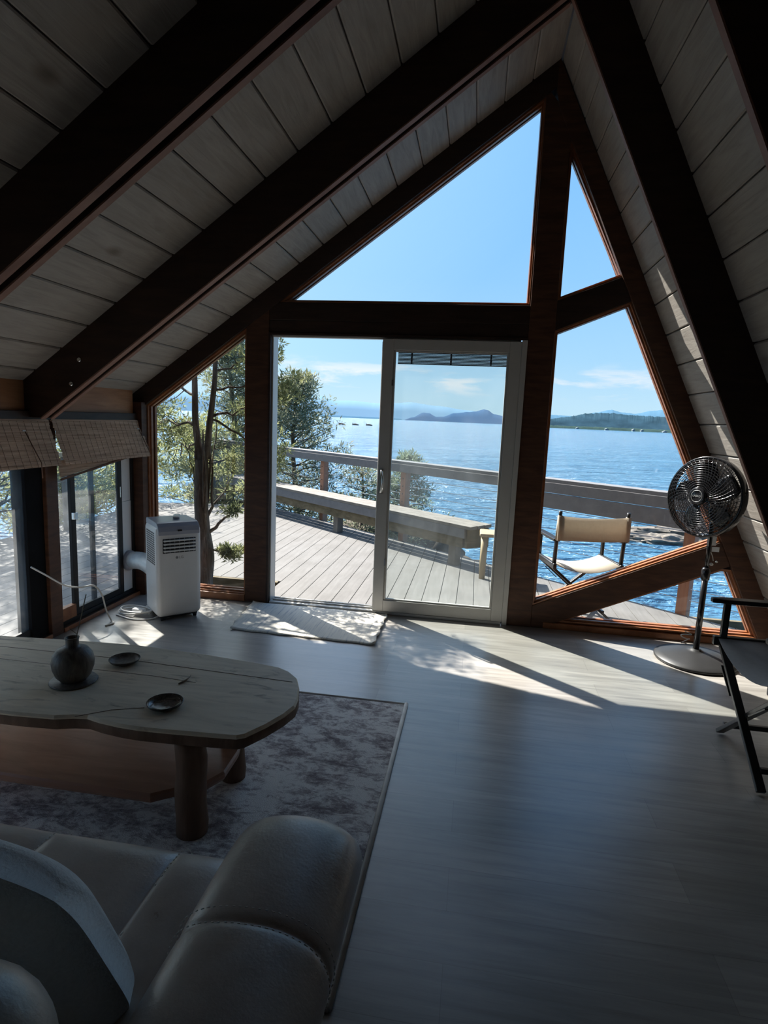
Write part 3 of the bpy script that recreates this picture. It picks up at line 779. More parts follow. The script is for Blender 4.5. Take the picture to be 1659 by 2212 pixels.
# ------------------------------------------------------------------ sofa
sofa = tag(empty('sofa', (-1.3,-3.6,0)), 'dark grey leather sofa with stitched seams at lower left', 'sofa')
def ss(fn): return shf(fn, 1.3, 3.6, 0)
def arm_ring(y, s, dz=0, inn=0):
    # section in XZ (x from -.47 inner to -.19 outer)
    prof = [(-.468,.06),(-.470,.36),(-.474,.48),(-.470,.535),(-.452,.575),(-.415,.600),(-.365,.612),(-.31,.615),(-.26,.608),(-.215,.588),(-.190,.555),(-.183,.515),(-.192,.47),(-.212,.43),(-.236,.38),(-.252,.25),(-.262,.06)]
    cx, cz = -.33, .34
    out = []
    for x, z_ in prof:
        out.append((cx+(x-cx)*(1-s*.10), y, .06 + (z_-.06)*(1-s*.13)+dz*(z_-.06)/.55))
    return out
def arm(m):
    rings = []
    ys = [(-3.105,1.6),(-3.112,1.05),(-3.125,.70),(-3.145,.42),(-3.175,.2),(-3.22,.06),(-3.30,0),(-3.44,0),(-3.455,.06),(-3.463,.13),(-3.471,.06),(-3.485,0),(-3.70,-.02),(-3.95,-.02),(-4.06,0),(-4.10,.4),(-4.11,1.0)]
    ys = [(-3.100,2.3)] + ys
    for y, s_ in ys:
        pr = arm_ring(y, s_)
        # leaning front: the top sits further back than the base
        rings.append([(x, yy + 0.0*(z_-.06), z_) for x, yy, z_ in pr])
    m.loft(rings)
am = one('armrest', M_leather, ss(arm), sofa)
sb = am.modifiers.new('s', 'SUBSURF'); sb.levels = 1; sb.render_levels = 2
def arm_seam(dy_):
    pr = arm_ring(0, -.01)
    return [(x, -3.463+dy_ + .02*((x+.33)/.14)**2*0, z_+.001) for x, y, z_ in pr[2:14]]
def stitch(path, m, step=.012, ln=.007, r=.0011, lift=.0):
    P = catmull(path, 24); acc = 0; last = P[0]; on = []
    d = 0; seg = []
    for a, b in zip(P[:-1], P[1:]):
        d += (b-a).length
        ph = (d % step)/step
        if ph < ln/step: seg.append(b)
        else:
            if len(seg) > 1: m.tube(seg, r, 5)
            seg = []
for dd in (.017, -.017): tag(one('seam_stitching', M_stitch, ss(lambda m: stitch([(x,y,z_+.003) for x,y,z_ in arm_seam(dd)], m)), sofa), kind='stuff')
def seat_profile(x, bulge=0):
    return [(x,-3.16,.07),(x,-3.125,.12),(x,-3.105,.25),(x,-3.10,.34),(x,-3.108,.40),(x,-3.13,.435),(x,-3.17,.455+bulge),(x,-3.25,.463+bulge),(x,-3.4,.462+bulge),(x,-3.6,.455),(x,-3.85,.44),(x,-4.0,.42),(x,-4.02,.07)]
def seat(m):
    xs = []
    x = -.46
    stops = [(-.462,-.012),(-.48,0),(-.55,.006),(-.60,.002),(-.618,-.003),(-.624,-.008),(-.630,-.003),(-.66,.004),(-.75,.008),(-.86,.006),(-.92,.001),(-.935,-.003),(-.941,-.008),(-.947,-.003),(-.98,.003),(-1.15,.008),(-1.5,.008),(-1.9,.006),(-2.25,.0)]
    m.loft([seat_profile(x, b) for x, b in stops])
st = one('seat_cushion', M_leather, ss(seat), sofa)
sb = st.modifiers.new('s', 'SUBSURF'); sb.levels = 1; sb.render_levels = 2
for xx in (-.612,-.929): tag(one('seam_stitching', M_stitch, ss(lambda m: stitch([(xx,y,z_+.006) for _,y,z_ in seat_profile(xx,.0)[3:11]], m, .013, .0085, .0016)), sofa), kind='stuff')
def puff(m, c, sx, sy, sz, ex=.35, M=None, n=28, nn=18):
    vs = []; sg = lambda v, e: math.copysign(abs(v)**e, v)
    for j in range(nn+1):
        ph = -PI/2 + PI*j/nn
        for i in range(n):
            th = 2*PI*i/n
            p = Vector((sx*sg(math.cos(ph),ex)*sg(math.cos(th),ex), sy*sg(math.sin(ph),1.0)*1.0, sz*sg(math.cos(ph),ex)*sg(math.sin(th),ex)))
            if M is not None: p = M @ p
            vs.append(p + Vector(c))
    fs = [(j*n+i, j*n+(i+1)%n, (j+1)*n+(i+1)%n, (j+1)*n+i) for j in range(nn) for i in range(n)]
    m.add(vs, fs, True)
def backrest(m):
    m.rbox(-2.25,-.30,-4.16,-3.93,.10,.86,.07,5)
one('backrest', M_leather, ss(backrest), sofa)
M_leather2 = leather_mat('lit_tan_leather', (.36,.33,.29), (.46,.42,.37))  # leather copy for back cushions; the lit look of their tops is painted in
one('back_cushion', M_leather2, ss(lambda m: m.rbox(-1.25,-.355,-4.03,-3.82,.50,.93,.10,8)), sofa)
one('back_cushion', M_leather2, ss(lambda m: m.rbox(-2.2,-1.27,-4.03,-3.82,.42,.93,.10,8)), sofa)
one('foot', M_blackwood, ss(lambda m: m.lathe([(.02,0),(.028,.06)], (-.33,-3.2,0), 16)), sofa)
one('foot', M_blackwood, ss(lambda m: m.lathe([(.02,0),(.028,.06)], (-.33,-4.0,0), 16)), sofa)
pil = tag(empty('throw_pillow', (-.745,-3.565,.42)), 'pale knitted throw pillow leaning on the sofa back', 'pillow')
def pill(m):
    n = 34; Mx = Matrix.Rotation(R(24), 3, 'X') @ Matrix.Rotation(R(-6), 3, 'Z')
    vs = []
    for lay in (-1, 1):
        for j in range(n+1):
            for i in range(n+1):
                u, v = i/n*2-1, j/n*2-1
                pin = 1 - .07*(abs(u*v))**.5*0 
                ex = .245*u*(1-.10*(1-abs(v))**0*abs(v)**6*0); 
                hx = .235*u*(1-.10*v**6); hz = .215*v*(1-.10*u**6)
                th = .075*((1-u**4)*(1-v**4))**.42
                if u > .9 or v > .9: th = max(th, .0)
                vs.append(Mx @ Vector((hx, lay*th, hz)) + Vector((0, 0, .20)))
    W = n+1; T = W*W; fs = []
    for j in range(n):
        for i in range(n):
            a = j*W+i; fs.append((a,a+1,a+W+1,a+W)); fs.append((a+T,a+W+T,a+W+1+T,a+1+T))
    m.add(vs, fs, True)
po = one('cover', M_knit, pill, pil)
sf = po.modifiers.new('w', 'WELD'); sf.merge_threshold = .0005

# ------------------------------------------------------------------ pedestal fan
fan = tag(empty('pedestal_fan', (1.485,-.36,0)), 'black pedestal fan on a round base before the slanted right wall', 'fan')
one('base', M_dishbase, lambda m: m.lathe([(0,0),(.235,0),(.245,.006),(.247,.014),(.24,.022),(.20,.036),(.13,.055),(.06,.068),(.035,.072),(.030,.08),(0,.08)], (0,0,0), 64), fan)
one('pole', M_gloss, lambda m: (m.tube([(0,0,.07),(0,0,.56)], .0185, 18), m.tube([(0,0,.56),(0,0,.95)], .0135, 18)), fan)
one('height_collar', M_gloss, lambda m: m.lathe([(.019,.535),(.026,.545),(.027,.60),(.022,.615),(.0135,.62)], (0,0,0), 20), fan)
fd = Vector((-.80,-.585,.09)).normalized()
fz_ = fd; fx = Vector((0,0,1)).cross(fz_).normalized(); fy = fz_.cross(fx)
FM = Matrix((fx, fy, fz_)).transposed()
hc = Vector((-.055,.005,1.066))          # cage centre relative to base
def fs_(fn):
    def f(m):
        fn(m); m.v = [tuple(FM @ Vector(v) + hc) for v in m.v]
    return f
RC = .246
def ringz(m, r, z_, tr, n=64): m.tube([(r*math.cos(2*PI*i/n), r*math.sin(2*PI*i/n), z_) for i in range(n)], tr, 6, closed=True)
def band(m): m.lathe([(RC-.008,-.026),(RC+.004,-.028),(RC+.007,-.02),(RC+.007,.02),(RC+.003,.028),(RC-.008,.027)], (0,0,0), 72, close=True)
one('cage_band', M_gloss, fs_(band), fan)
def zfront(r): return .028 + .050*math.sqrt(max(0, 1-(r/RC)**2))
def zback(r): return -.028 - .060*math.sqrt(max(0, 1-(r/RC)**2))
def cagef(m):
    for k in range(13):
        r = .058 + k*(RC-.062)/13; ringz(m, r, zfront(r), .0021)
    for k in range(48):
        a0 = 2*PI*k/48; m.tube([((.05+(RC-.052)*t/7)*math.cos(a0+.55*t/7), (.05+(RC-.052)*t/7)*math.sin(a0+.55*t/7), zfront(.05+(RC-.052)*t/7)) for t in range(8)], .0021, 5)
one('front_grille', M_gloss, fs_(cagef), fan)
def cageb(m):
    for k in range(9):
        r = .06 + k*(RC-.065)/9; ringz(m, r, zback(r), .0015)
    for k in range(40):
        a0 = 2*PI*k/40; m.tube([((.05+(RC-.052)*t/6)*math.cos(a0-.4*t/6), (.05+(RC-.052)*t/6)*math.sin(a0-.4*t/6), zback(.05+(RC-.052)*t/6)) for t in range(7)], .0017, 5)
one('rear_grille', M_gloss, fs_(cageb), fan)
one('hub_cap', M_gloss, fs_(lambda m: m.lathe([(.055,.070),(.055,.086),(.048,.092),(.040,.090),(.036,.088),(0,.088)], (0,0,0), 40)), fan)
one('hub_ring', M_silver, fs_(lambda m: ringz(m, .036, .0905, .0012)), fan)
tx = text_mesh('emblem_letters', 'LASKO', .0175, M_silver, fan, (0,0,0), (0,0,0))
tx.matrix_local = Matrix.Translation(hc + fz_*.0895) @ FM.to_4x4()
for k in range(5):
    def blade(m):
        a0 = 2*PI*k/5 + .3; vs = []; n1, n2 = 8, 6
        for i in range(n1+1):
            r = .03 + (.215-.03)*i/n1
            half = (.16 + .36*math.sin(PI*min(1,(i/n1)*.8+.12)))
            for j in range(n2+1):
                t = j/n2*2-1; aa = a0 + half*t + .25*(i/n1); zz = .024*t*(1-.3*i/n1)
                vs.append((r*math.cos(aa), r*math.sin(aa), zz))
        b0 = len(vs); vs += [(x,y,z_-.002) for x,y,z_ in vs]
        W = n2+1; fs = []
        for i in range(n1):
            for j in range(n2):
                a = i*W+j; fs.append((a,a+1,a+W+1,a+W)); fs.append((a+b0,a+W+b0,a+W+1+b0,a+1+b0))
        for i in range(n1):
            a = i*W; fs.append((a,a+W,a+W+b0,a+b0)); a = i*W+n2; fs.append((a,a+b0,a+W+b0,a+W))
        for j in range(n2):
            fs.append((j,j+b0,j+1+b0,j+1)); a = n1*W+j; fs.append((a,a+1,a+1+b0,a+b0))
        m.add(vs, fs, True)
    one('blade', M_gloss, fs_(blade), fan)
one('blade_hub', M_gloss, fs_(lambda m: m.lathe([(.035,-.02),(.035,.02),(.02,.03),(0,.03)], (0,0,0), 24)), fan)
one('motor_housing', M_gloss, fs_(lambda m: m.lathe([(.05,-.085),(.062,-.10),(.062,-.15),(.05,-.18),(.02,-.19),(0,-.19)], (0,0,0), 28)), fan)
one('neck_bracket', M_gloss, lambda m: (m.tube([(0,0,.93),(.03,.03,.99),tuple(hc-fz_*.12)], [.022,.024,.03], 12),), fan)
one('paper_tag', M_glasslabel, lambda m: (m.box(.016,.060,-.005,-.003,.725,.755), m.box(-.022,-.010,-.018,-.016,.76,.82), m.box(.010,.034,-.012,-.010,.765,.84)), fan)
one('pull_cord', M_cord, lambda m: (m.tube(catmull([(.015,0,.72),(.03,.005,.69),(.035,0,.665)]), .002, 6), m.lathe([(0,-.01),(.010,-.006),(.012,0),(.010,.006),(0,.01)], (.022,-.01,.645), 12), m.lathe([(0,-.007),(.007,-.004),(.008,0),(.007,.004),(0,.007)], (.055,0,.66), 12)), fan)
tag(one('twist_tied_cord', M_cord, lambda m: m.tube(catmull([(1.50+.03*math.cos(i*1.1), -.12+.018*math.sin(i*1.5), .012+.0075*i) for i in range(14)], 6), .0035, 6)), 'small bundle of pale cord tied up behind the fan pole', 'cord')

# ------------------------------------------------------------------ director chairs
def director_chair(name, loc, rz, label, w_, d_, seatm, sh_=.45, ah=.66, top_=.88, backm=None):
    t = tag(empty(name, loc, rz), label, 'chair')
    W2, D2 = w_/2, d_/2
    B = M_blackwood
    for s in (-1, 1):
        one('side_rail', B, lambda m: m.rbox(s*W2-.014,s*W2+.014,-D2-.01,D2+.015,sh_-.022,sh_+.022,.006,2), t)
        def armf(m):
            pts = [(-.026,-D2-.005),(.026,-D2-.005),(.030,.0),(.028,D2-.02),(.014,D2+.045),(-.014,D2+.045),(-.028,D2-.02),(-.030,0)]
            m.prism([(s*W2+a,b) for a,b in pts], ah-.010, ah+.012, 'Z')
        one('armrest', B, armf, t, .005)
        one('arm_post', B, lambda m: m.rbox(s*W2-.012,s*W2+.012,D2-.045,D2-.015,sh_+.02,ah-.01,.004,2), t)
        one('back_post', B, lambda m: m.tube([(s*W2,-D2+.02,sh_+.015),(s*W2,-D2+.005,ah),(s*W2,-D2-.025,top_-.03),(s*W2,-D2-.028,top_)], [.016,.015,.013,.014], 10), t)
        for e in (-1, 1):
            yy = e*(D2-.045) + s*.014*e
            one('leg', B, lambda m: m.beam((-s*(W2-.03), yy, .012), (s*(W2-.005), yy, sh_-.02), .020, .036, (0,1,0)) , t, .003)
        one('floor_rail', B, lambda m: m.beam((s*(W2-.09), -D2+.045, .075), (s*(W2-.09), D2-.045, .075), .018, .024), t, .002)
        one('fold_strut', B, lambda m: m.beam((s*.10, D2-.02, .215+.05), (s*(W2-.06), D2-.02, .36), .006, .016, (0,1,0)), t)
    def seatf(m):
        n = 16; vs = []
        for lay in (0, -.003):
            for i in range(n+1):
                u = i/n*2-1; zz = sh_+.018 - .065*(1-u*u) + lay
                for yy in (-D2, D2-.005): vs.append((u*(W2-.005), yy, zz))
        T = 2*(n+1); fs = []
        for i in range(n):
            a = 2*i; fs += [(a,a+1,a+3,a+2),(a+T,a+2+T,a+3+T,a+1+T),(a,a+2,a+2+T,a+T),(a+1,a+1+T,a+3+T,a+3)]
        m.add(vs, fs, True)
    one('seat', seatm, seatf, t)
    def backf(m):
        n = 16; vs = []
        for lay in (0, .003):
            for i in range(n+1):
                u = i/n*2-1; sag = .035*(1-u*u)
                for zz in (top_-.225-.0*sag, top_-.035-.012*(1-u*u)): vs.append((u*(W2+.017), -D2-.045+sag*0 - sag + lay + (.018 if abs(u) < .98 else 0), zz))
        T = 2*(n+1); fs = []
        for i in range(n):
            a = 2*i; fs += [(a,a+1,a+3,a+2),(a+T,a+2+T,a+3+T,a+1+T),(a,a+2,a+2+T,a+T),(a+1,a+1+T,a+3+T,a+3)]
        m.add(vs, fs, True)
        for s in (-1, 1):
            m.tube([(s*W2,-D2-.010,top_-.225),(s*W2,-D2-.026,top_-.035)], .019, 12)
    one('backrest', backm or seatm, backf, t)
    return t
director_chair('director_chair', (1.415,-1.595,0), R(90), 'black wooden director chair with grey seat, indoors at the right edge', .57, .40, M_canvasgrey, .465, .665, .88)
director_chair('director_chair', (.865,.555,-.05), R(12.5), 'black director chair with sunlit cream canvas, out on the deck', .53, .40, M_canvas, .45, .655, .885)

# ------------------------------------------------------------------ deck, railing, bench
u_ = Vector((.769,-.640)); n_ = Vector((.640,.769)); PA = Vector((-2.196,4.144))
def deck(m):
    k = 0; x = -5.2; bw = .146
    while x < 3.6:
        a, b = x+.003, x+bw-.003
        def lim(xx):
            y = PA.y - (xx-PA.x)*.832 + .0
            if xx < -3.4: y = min(y, 5.15 - (-3.4-xx)*.25)
            return y
        y0 = .16
        if x > 2.2: y0 = -1.5
        if a < -2.72: y0 = -7.0
        segs = [(y0, None)]
        # opening around the tree
        if b > -2.72 and a < -1.80: segs = [(.80, None)]
        for s0, _ in segs:
            if lim(b) > s0: m.prism([(a,s0),(b,s0),(b,lim(b)),(a,lim(a))], -.085, -.05, 'Z')
        x += bw
S(one('deck', M_deck, deck))
def deckframe(m):
    a = PA - u_*3.2; b = PA + u_*8
    m.beam((a.x,a.y,-.17),(b.x,b.y,-.17), .04, .16)
    m.box(-2.72,-1.72,.76,.80,-.20,-.052)
    m.box(-2.74,-2.70,-7,.80,-.20,-.088)
    for i in range(7): m.box(-5.2,3.4,.9+i*.6-.02,.9+i*.6+.02,-.24,-.088) if i < 1 else None
S(one('deck_joists', M_benchold, deckframe))
S(one('trim_20', M_deck, lambda m: (m.box(-2.70,2.2,.14,.155,-.25,-.01), m.box(-2.5,-1.73,.155,.78,-.40,-.34))))

rail = tag(empty('deck_railing', (PA.x,PA.y,-.05)), 'grey deck railing with steel cables between redwood posts facing the water', 'railing')
def rl(fn):
    def f(m):
        fn(m); m.v = [(a-PA.x, b-PA.y, c+.05) for a, b, c in m.v]
    return f
def along(s, off=0, z_=0): p = PA + u_*s + n_*off; return (p.x, p.y, z_)
one('top_rail', M_rail, rl(lambda m: (m.beam(along(-3.4,.03,.938), along(6.4,.03,.938), .15, .036), m.beam(along(-3.4,-.03,.87), along(6.4,-.03,.87), .035, .10))), rail, .004)
one('lower_fascia', M_rail, rl(lambda m: m.beam(along(3.45,-.03,.742), along(6.4,-.03,.742), .034, .145)), rail, .004)
for i in (-2,-1,0,1,2,3):
    pz = one('post', M_post, rl(lambda m: m.beam(along(i*1.723,.03,-.25), along(i*1.723,.03,.92), .088, .088, (n_.x,n_.y,0))), rail, .004)
    if i in (0,1):
        for k in range(8): one('cable_hole', M_slot, rl(lambda m: [m.lathe([(0,-.046),(.008,-.046),(.008,.046),(0,.046)], along(i*1.723,.03,.74-.095*k), 12, Matrix.Rotation(math.atan2(n_.y,n_.x)-PI/2,3,'Z') @ Matrix.Rotation(R(90),3,'X'))]), pz)
for k in range(8):
    one('cable', M_steel, rl(lambda m: m.tube([along(-3.4,.03,.74-.095*k), along(6.4,.03,.74-.095*k)], .0035, 6)), rail)
# side railing far left
r2 = tag(empty('deck_railing', (-4.9,3.2,-.05)), 'wooden railing along the far left edge of the deck', 'railing')
one('top_rail', M_stool, lambda m: m.beam((0,-4.4,.93),(0,-.9,.93), .09,.05), r2, .004)
for yy in (-4.3,-2.6,-.95): one('post', M_bench, lambda m: m.beam((0,yy,0),(0,yy,.91), .09,.09,(1,0,0)), r2, .004)
one('cable', M_steel, lambda m: [m.tube([(0,-4.3,.2*k),(0,-.95,.2*k)], .0035, 6) for k in range(1,5)], r2)

bench = tag(empty('bench', along(1.5,-.28,-.05)), 'long weathered timber bench running beside the cable railing', 'bench')
bo = along(1.5,-.28,-.05)
def bs(fn): return shf(fn, -bo[0], -bo[1], .05)
E1 = 3.19
for k in range(3):
    one('seat_board', M_bench, bs(lambda m: m.prism([tuple(along(-2.4,-.448+k*.118)[:2]), tuple(along(3.22,-.448+k*.118)[:2]), tuple(along(3.21,-.336+k*.118)[:2]), tuple(along(-2.4,-.336+k*.118)[:2])], .375, .41, 'Z')), bench, .003)
one('front_fascia', M_rail, bs(lambda m: m.beam(along(-2.4,-.43,.325), along(3.14,-.43,.325), .035, .10)), bench, .003)
one('support_beam', M_benchold, bs(lambda m: (m.beam(along(-2.4,-.40,.225), along(3.10,-.40,.225), .05, .12), m.beam(along(-2.4,-.16,.30), along(3.1,-.16,.30), .05, .12))), bench, .004)
one('end_block', M_benchold, bs(lambda m: m.beam(along(3.14,-.42,.27), along(3.20,-.14,.27), .045, .20)), bench, .004)
for s in (-1.24, .86, 2.93):
    one('leg', M_bench, bs(lambda m: m.beam(along(s,-.345,-.05), along(s,-.345,.28), .095, .095, (n_.x,n_.y,0))), bench, .004)
stool = tag(empty('stool', (.245,1.585,-.05)), 'small pale pine stool standing at the end of the bench', 'stool')
one('seat', M_stool, lambda m: m.rbox(-.16,.16,-.14,.14,.42,.455,.012,3), stool)
for a in (-1, 1):
    for b in (-1, 1):
        one('leg', M_stool, lambda m: m.tube([(a*.115,b*.10,0),(a*.11,b*.095,.42)], [.030,.034], 14), stool)

# ------------------------------------------------------------------ water, ground, rocks, far shores
WZ = -3.0
def waterm(m):
    rad = [0,6,12,25,50,100,250,600,1500,4000,12000]; vs = [(0,0,WZ)]; n = 48; fs = []
    for r in rad[1:]:
        for k in range(n): vs.append((r*math.cos(2*PI*k/n), r*math.sin(2*PI*k/n)+4, WZ))
    for k in range(n): fs.append((0, 1+k, 1+(k+1)%n))
    for i in range(len(rad)-2):
        for k in range(n): fs.append((1+i*n+k, 1+(i+1)*n+k, 1+(i+1)*n+(k+1)%n, 1+i*n+(k+1)%n))
    m.add(vs, fs)
S(one('lake_water', M_water, waterm))
from mathutils import noise as mn
def hfield(name, mat, x0, x1, y0, y1, step, h):
    def f(m):
        nx, ny = int((x1-x0)/step), int((y1-y0)/step); vs = []
        for j in range(ny+1):
            for i in range(nx+1):
                x, y = x0+(x1-x0)*i/nx, y0+(y1-y0)*j/ny; vs.append((x, y, h(x, y)))
        W = nx+1
        m.add(vs, [(j*W+i, j*W+i+1, (j+1)*W+i+1, (j+1)*W+i) for j in range(ny) for i in range(nx)], True)
    return one(name, mat, f)
def fbm(x, y, s=1): return mn.fractal(Vector((x*s, y*s, 3.1)), .9, 2.0, 5)
def ground_h(x, y):
    base = -1.0 - .30*max(0, x+2.6) - .12*max(0, y-1)
    if y > 4: base -= .25*(y-4)*max(0, (x+2)*.15)
    edge = 6.8 + .9*math.sin(x*.7) - .35*max(0, x+3.0)
    base -= 1.6*max(0, y-edge)
    base -= .35*max(0, -x-9)
    if x > .5: base -= 1.2*(x-.5)
    return max(-3.6, base + .30*fbm(x, y, .7))
S(hfield('rocky_ground', M_rock_shade, -13, 4, -8, 12, .3, ground_h))
def mound_h(x, y):
    d = ((x+2.0)/2.2)**2 + ((y-7.2)/1.5)**2
    return -3.2 + 3.25*math.exp(-d*1.1) + .25*fbm(x, y, 1.1)
def bumprock(name, c, sx, sy, sz, label, seed, mat=M_rock):
    def f(m):
        bm = bmesh.new(); bmesh.ops.create_icosphere(bm, subdivisions=5, radius=1)
        vs = []
        for v in bm.verts:
            p = v.co.copy(); q = Vector((p.x*2.2+seed, p.y*2.2, p.z*2.2))
            k = 1 + .38*mn.fractal(q, .8, 2.1, 6)
            k2 = 1 - .12*abs(mn.noise(Vector((p.x*5, p.y*5, p.z*9+seed))))
            vs.append((p.x*sx*k*k2, p.y*sy*k*k2, p.z*sz*k*k2))
        bm.verts.index_update()
        m.add(vs, [tuple(v.index for v in fc.verts) for fc in bm.faces], True); bm.free()
    return tag(one(name, mat, f, loc=c), label, 'rock')
bumprock('boulder', (-1.75,7.6,-2.3), 2.0,1.3,1.75, 'dark shaded boulder under the shrubs beyond the bench', 3.3, M_rock_shade)
bumprock('shore_rock', (10.3,22.5,-3.0), 3.4,1.1,.50, 'large flat grey rock in the water behind the fan', 1.2)
bumprock('shore_rock', (7.9,20.8,-3.05), 1.7,.6,.34, 'low jagged rock at the left tip of the reef', 5.1)
bumprock('shore_rock', (10.0,26.5,-3.0), 2.1,.6,.30, 'farthest thin rock ledge in the water behind the fan', 8.4)
def az(a, dist): return (math.sin(R(a))*dist, math.cos(R(a))*dist - 4.32)
def ridge(name, mat, prof, dist, depth, label, cat, jag=0.0, seed=0, n=160):
    def f(m):
        a0, a1 = prof[0][0], prof[-1][0]; fr, tp, bk = [], [], []
        for i in range(n+1):
            a = a0+(a1-a0)*i/n
            for (p0, e0), (p1, e1) in zip(prof[:-1], prof[1:]):
                if p0 <= a <= p1: t = (a-p0)/(p1-p0); t = t*t*(3-2*t); e = e0+(e1-e0)*t; break
            e += jag*mn.fractal(Vector((a*3+seed, 0, 0)), .6, 2.2, 6) + jag*.5*abs(mn.noise(Vector((a*40+seed, 1, 0))))
            e = max(e, .0)
            x, y = az(a, dist); h = dist*math.tan(R(e)) + 1.464
            hh = max(1.0, h - WZ); run = 2.0*hh
            fr.append((x, y, WZ-1)); x, y = az(a, dist+run); tp.append((x, y, 1.464+(dist+run)*math.tan(R(e)))); x, y = az(a, dist+run+depth); bk.append((x, y, WZ-1))
        md = [((p[0]+q[0])/2, (p[1]+q[1])/2, WZ-1+(q[2]-WZ+1)*.5) for p, q in zip(fr, tp)]
        W = n+1; vs = fr+md+tp+bk; fs = []
        for r_ in range(3):
            for i in range(n): fs.append((r_*W+i, r_*W+i+1, (r_+1)*W+i+1, (r_+1)*W+i))
        m.add(vs, fs, True)
    return tag(one(name, mat, f), label, cat)
ridge('distant_mountain', M_mtn, [(-40,1.2),(-26,1.6),(-18,2.1),(-16.1,1.98),(-15,1.85),(-13.7,1.5),(-12,1.55),(-9.6,1.42),(-8,1.5),(-6.4,1.62),(-4,1.4),(-1,1.1),(2,.7),(3.4,.05)], 9000, 700, 'haze-tinted mountain range across the water, left of the island', 'mountain', .02)
ridge('distant_island', M_isle, [(-6.9,.02),(-6.2,.25),(-5.2,.72),(-4.7,.70),(-4.0,.40),(-3.4,.42),(-2.2,.80),(-1,.95),(-.4,1.02),(.45,1.25),(.75,1.20),(1.4,.85),(2.2,.72),(3.2,.95),(4.4,.7),(5.5,.2)], 5200, 500, 'haze-tinted hilly island on the horizon, seen through the door glass', 'island', .02, 4)
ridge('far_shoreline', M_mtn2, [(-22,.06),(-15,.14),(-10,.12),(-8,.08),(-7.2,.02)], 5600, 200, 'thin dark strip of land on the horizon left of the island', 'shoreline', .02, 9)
ridge('distant_hills', M_mtn2, [(4.5,.6),(6.3,1.0),(8.5,.95),(9.2,1.0),(10.4,1.35),(11.6,1.62),(12.6,1.42),(13.6,1.35),(15,1.65),(15.8,1.74),(16.5,1.75),(18.5,1.5),(24,1.2)], 4200, 400, 'haze-tinted hills behind the wooded right shore', 'hills', .03, 2)
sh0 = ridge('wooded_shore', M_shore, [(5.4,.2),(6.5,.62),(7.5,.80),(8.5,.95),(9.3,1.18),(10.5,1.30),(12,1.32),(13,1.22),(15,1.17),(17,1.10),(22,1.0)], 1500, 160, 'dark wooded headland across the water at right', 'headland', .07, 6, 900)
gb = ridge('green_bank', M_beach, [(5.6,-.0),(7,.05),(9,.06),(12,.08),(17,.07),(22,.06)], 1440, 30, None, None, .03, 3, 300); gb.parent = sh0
hs = []
for i, (a, e, ww, hh) in enumerate(((8.9,-.02,6,1.5),(11.4,.02,7,2),(13.6,.05,5,3),(14.3,.05,5,2.5),(16.1,.02,8,2))):
    x, y = az(a, 1390); 
    def hf(m):
        m.box(-ww/2,ww/2,-4,4,0,hh); m.prism([(-ww/2-1,hh),(ww/2+1,hh),(0,hh+2)], -5, 5)
    zz = 1.464+1390*math.tan(R(e-.12))
    o = one('waterfront_house', M_house, hf, loc=(x, y, WZ+.2))
    tag(o, 'tiny pale house on the shoreline, %s from the left' % ['first','second','third','fourth','last'][i], 'house', 'houses on the far shore')
for i, (a, d_) in enumerate(((-14.3,345),(-12.9,348),(-11.6,352),(-10.3,356))):
    x, y = az(a, d_)
    def lf(m):
        m.tube([(-1.9,0,0),(-1.2,0,.25),(0,0,.35),(1.5,0,.15),(2.2,0,0)], [.15,.4,.5,.35,.1], 8); m.tube([(-1.4,0,0),(-1.6,0,1.3)], [.3,.1], 6)
    o = one('floating_log', M_rock_shade, lf, loc=(x, y, WZ+.25))
    tag(o, 'tiny dark log adrift on the far water, %s of four' % ['leftmost','second','third','rightmost'][i], 'log', 'logs drifting on the far water')

# ------------------------------------------------------------------ vegetation
rng = np.random.default_rng(11)
def foliage_obj(name, mat, centers, radii, per, size, parent, droop=0.0, flat=.7):
    """clumps of small pointed sprays"""
    C = np.repeat(np.asarray(centers, float), per, axis=0); Rr = np.repeat(np.asarray(radii, float), per)
    n = len(C)
    d = rng.normal(size=(n,3)); d /= np.linalg.norm(d, axis=1)[:,None]
    rad = rng.random(n)**.6
    p = C + d*(Rr*rad)[:,None]*np.array([1,1,flat])
    ax = d + rng.normal(size=(n,3))*.55 + np.array([0,0,.35-droop]); ax /= np.linalg.norm(ax, axis=1)[:,None]
    sd_ = np.cross(ax, rng.normal(size=(n,3))); sd_ /= (np.linalg.norm(sd_, axis=1)[:,None]+1e-9)
    L = size*(.6+.8*rng.random(n))[:,None]; Wd = L*.11
    a = p; b = p + ax*L*.45 + sd_*Wd; c = p + ax*L; e = p + ax*L*.45 - sd_*Wd
    nrm = np.cross(ax, sd_); 
    V = np.stack([a,b,c,e], axis=1).reshape(-1,3)
    me = bpy.data.meshes.new(name)
    me.vertices.add(4*n); me.vertices.foreach_set('co', V.astype(np.float32).ravel())
    me.loops.add(4*n); me.loops.foreach_set('vertex_index', np.arange(4*n, dtype=np.int32))
    me.polygons.add(n); me.polygons.foreach_set('loop_start', (np.arange(n)*4).astype(np.int32)); me.polygons.foreach_set('loop_total', np.full(n,4,dtype=np.int32))
    me.update(); me.validate(); me.materials.append(mat)
    o = bpy.data.objects.new(name, me); COL.objects.link(o); o.parent = parent
    return o
def wander(a, b, n, j):
    a = Vector(a); b = Vector(b); out = []
    L = (b-a).length
    for i in range(n+1):
        t = i/n; p = a.lerp(b, t); k = math.sin(PI*t)*j*L + (j*L*.3 if 0 < i < n else 0)
        out.append(p + Vector((random.uniform(-1,1), random.uniform(-1,1), random.uniform(-1,1)))*k*.6)
    return out

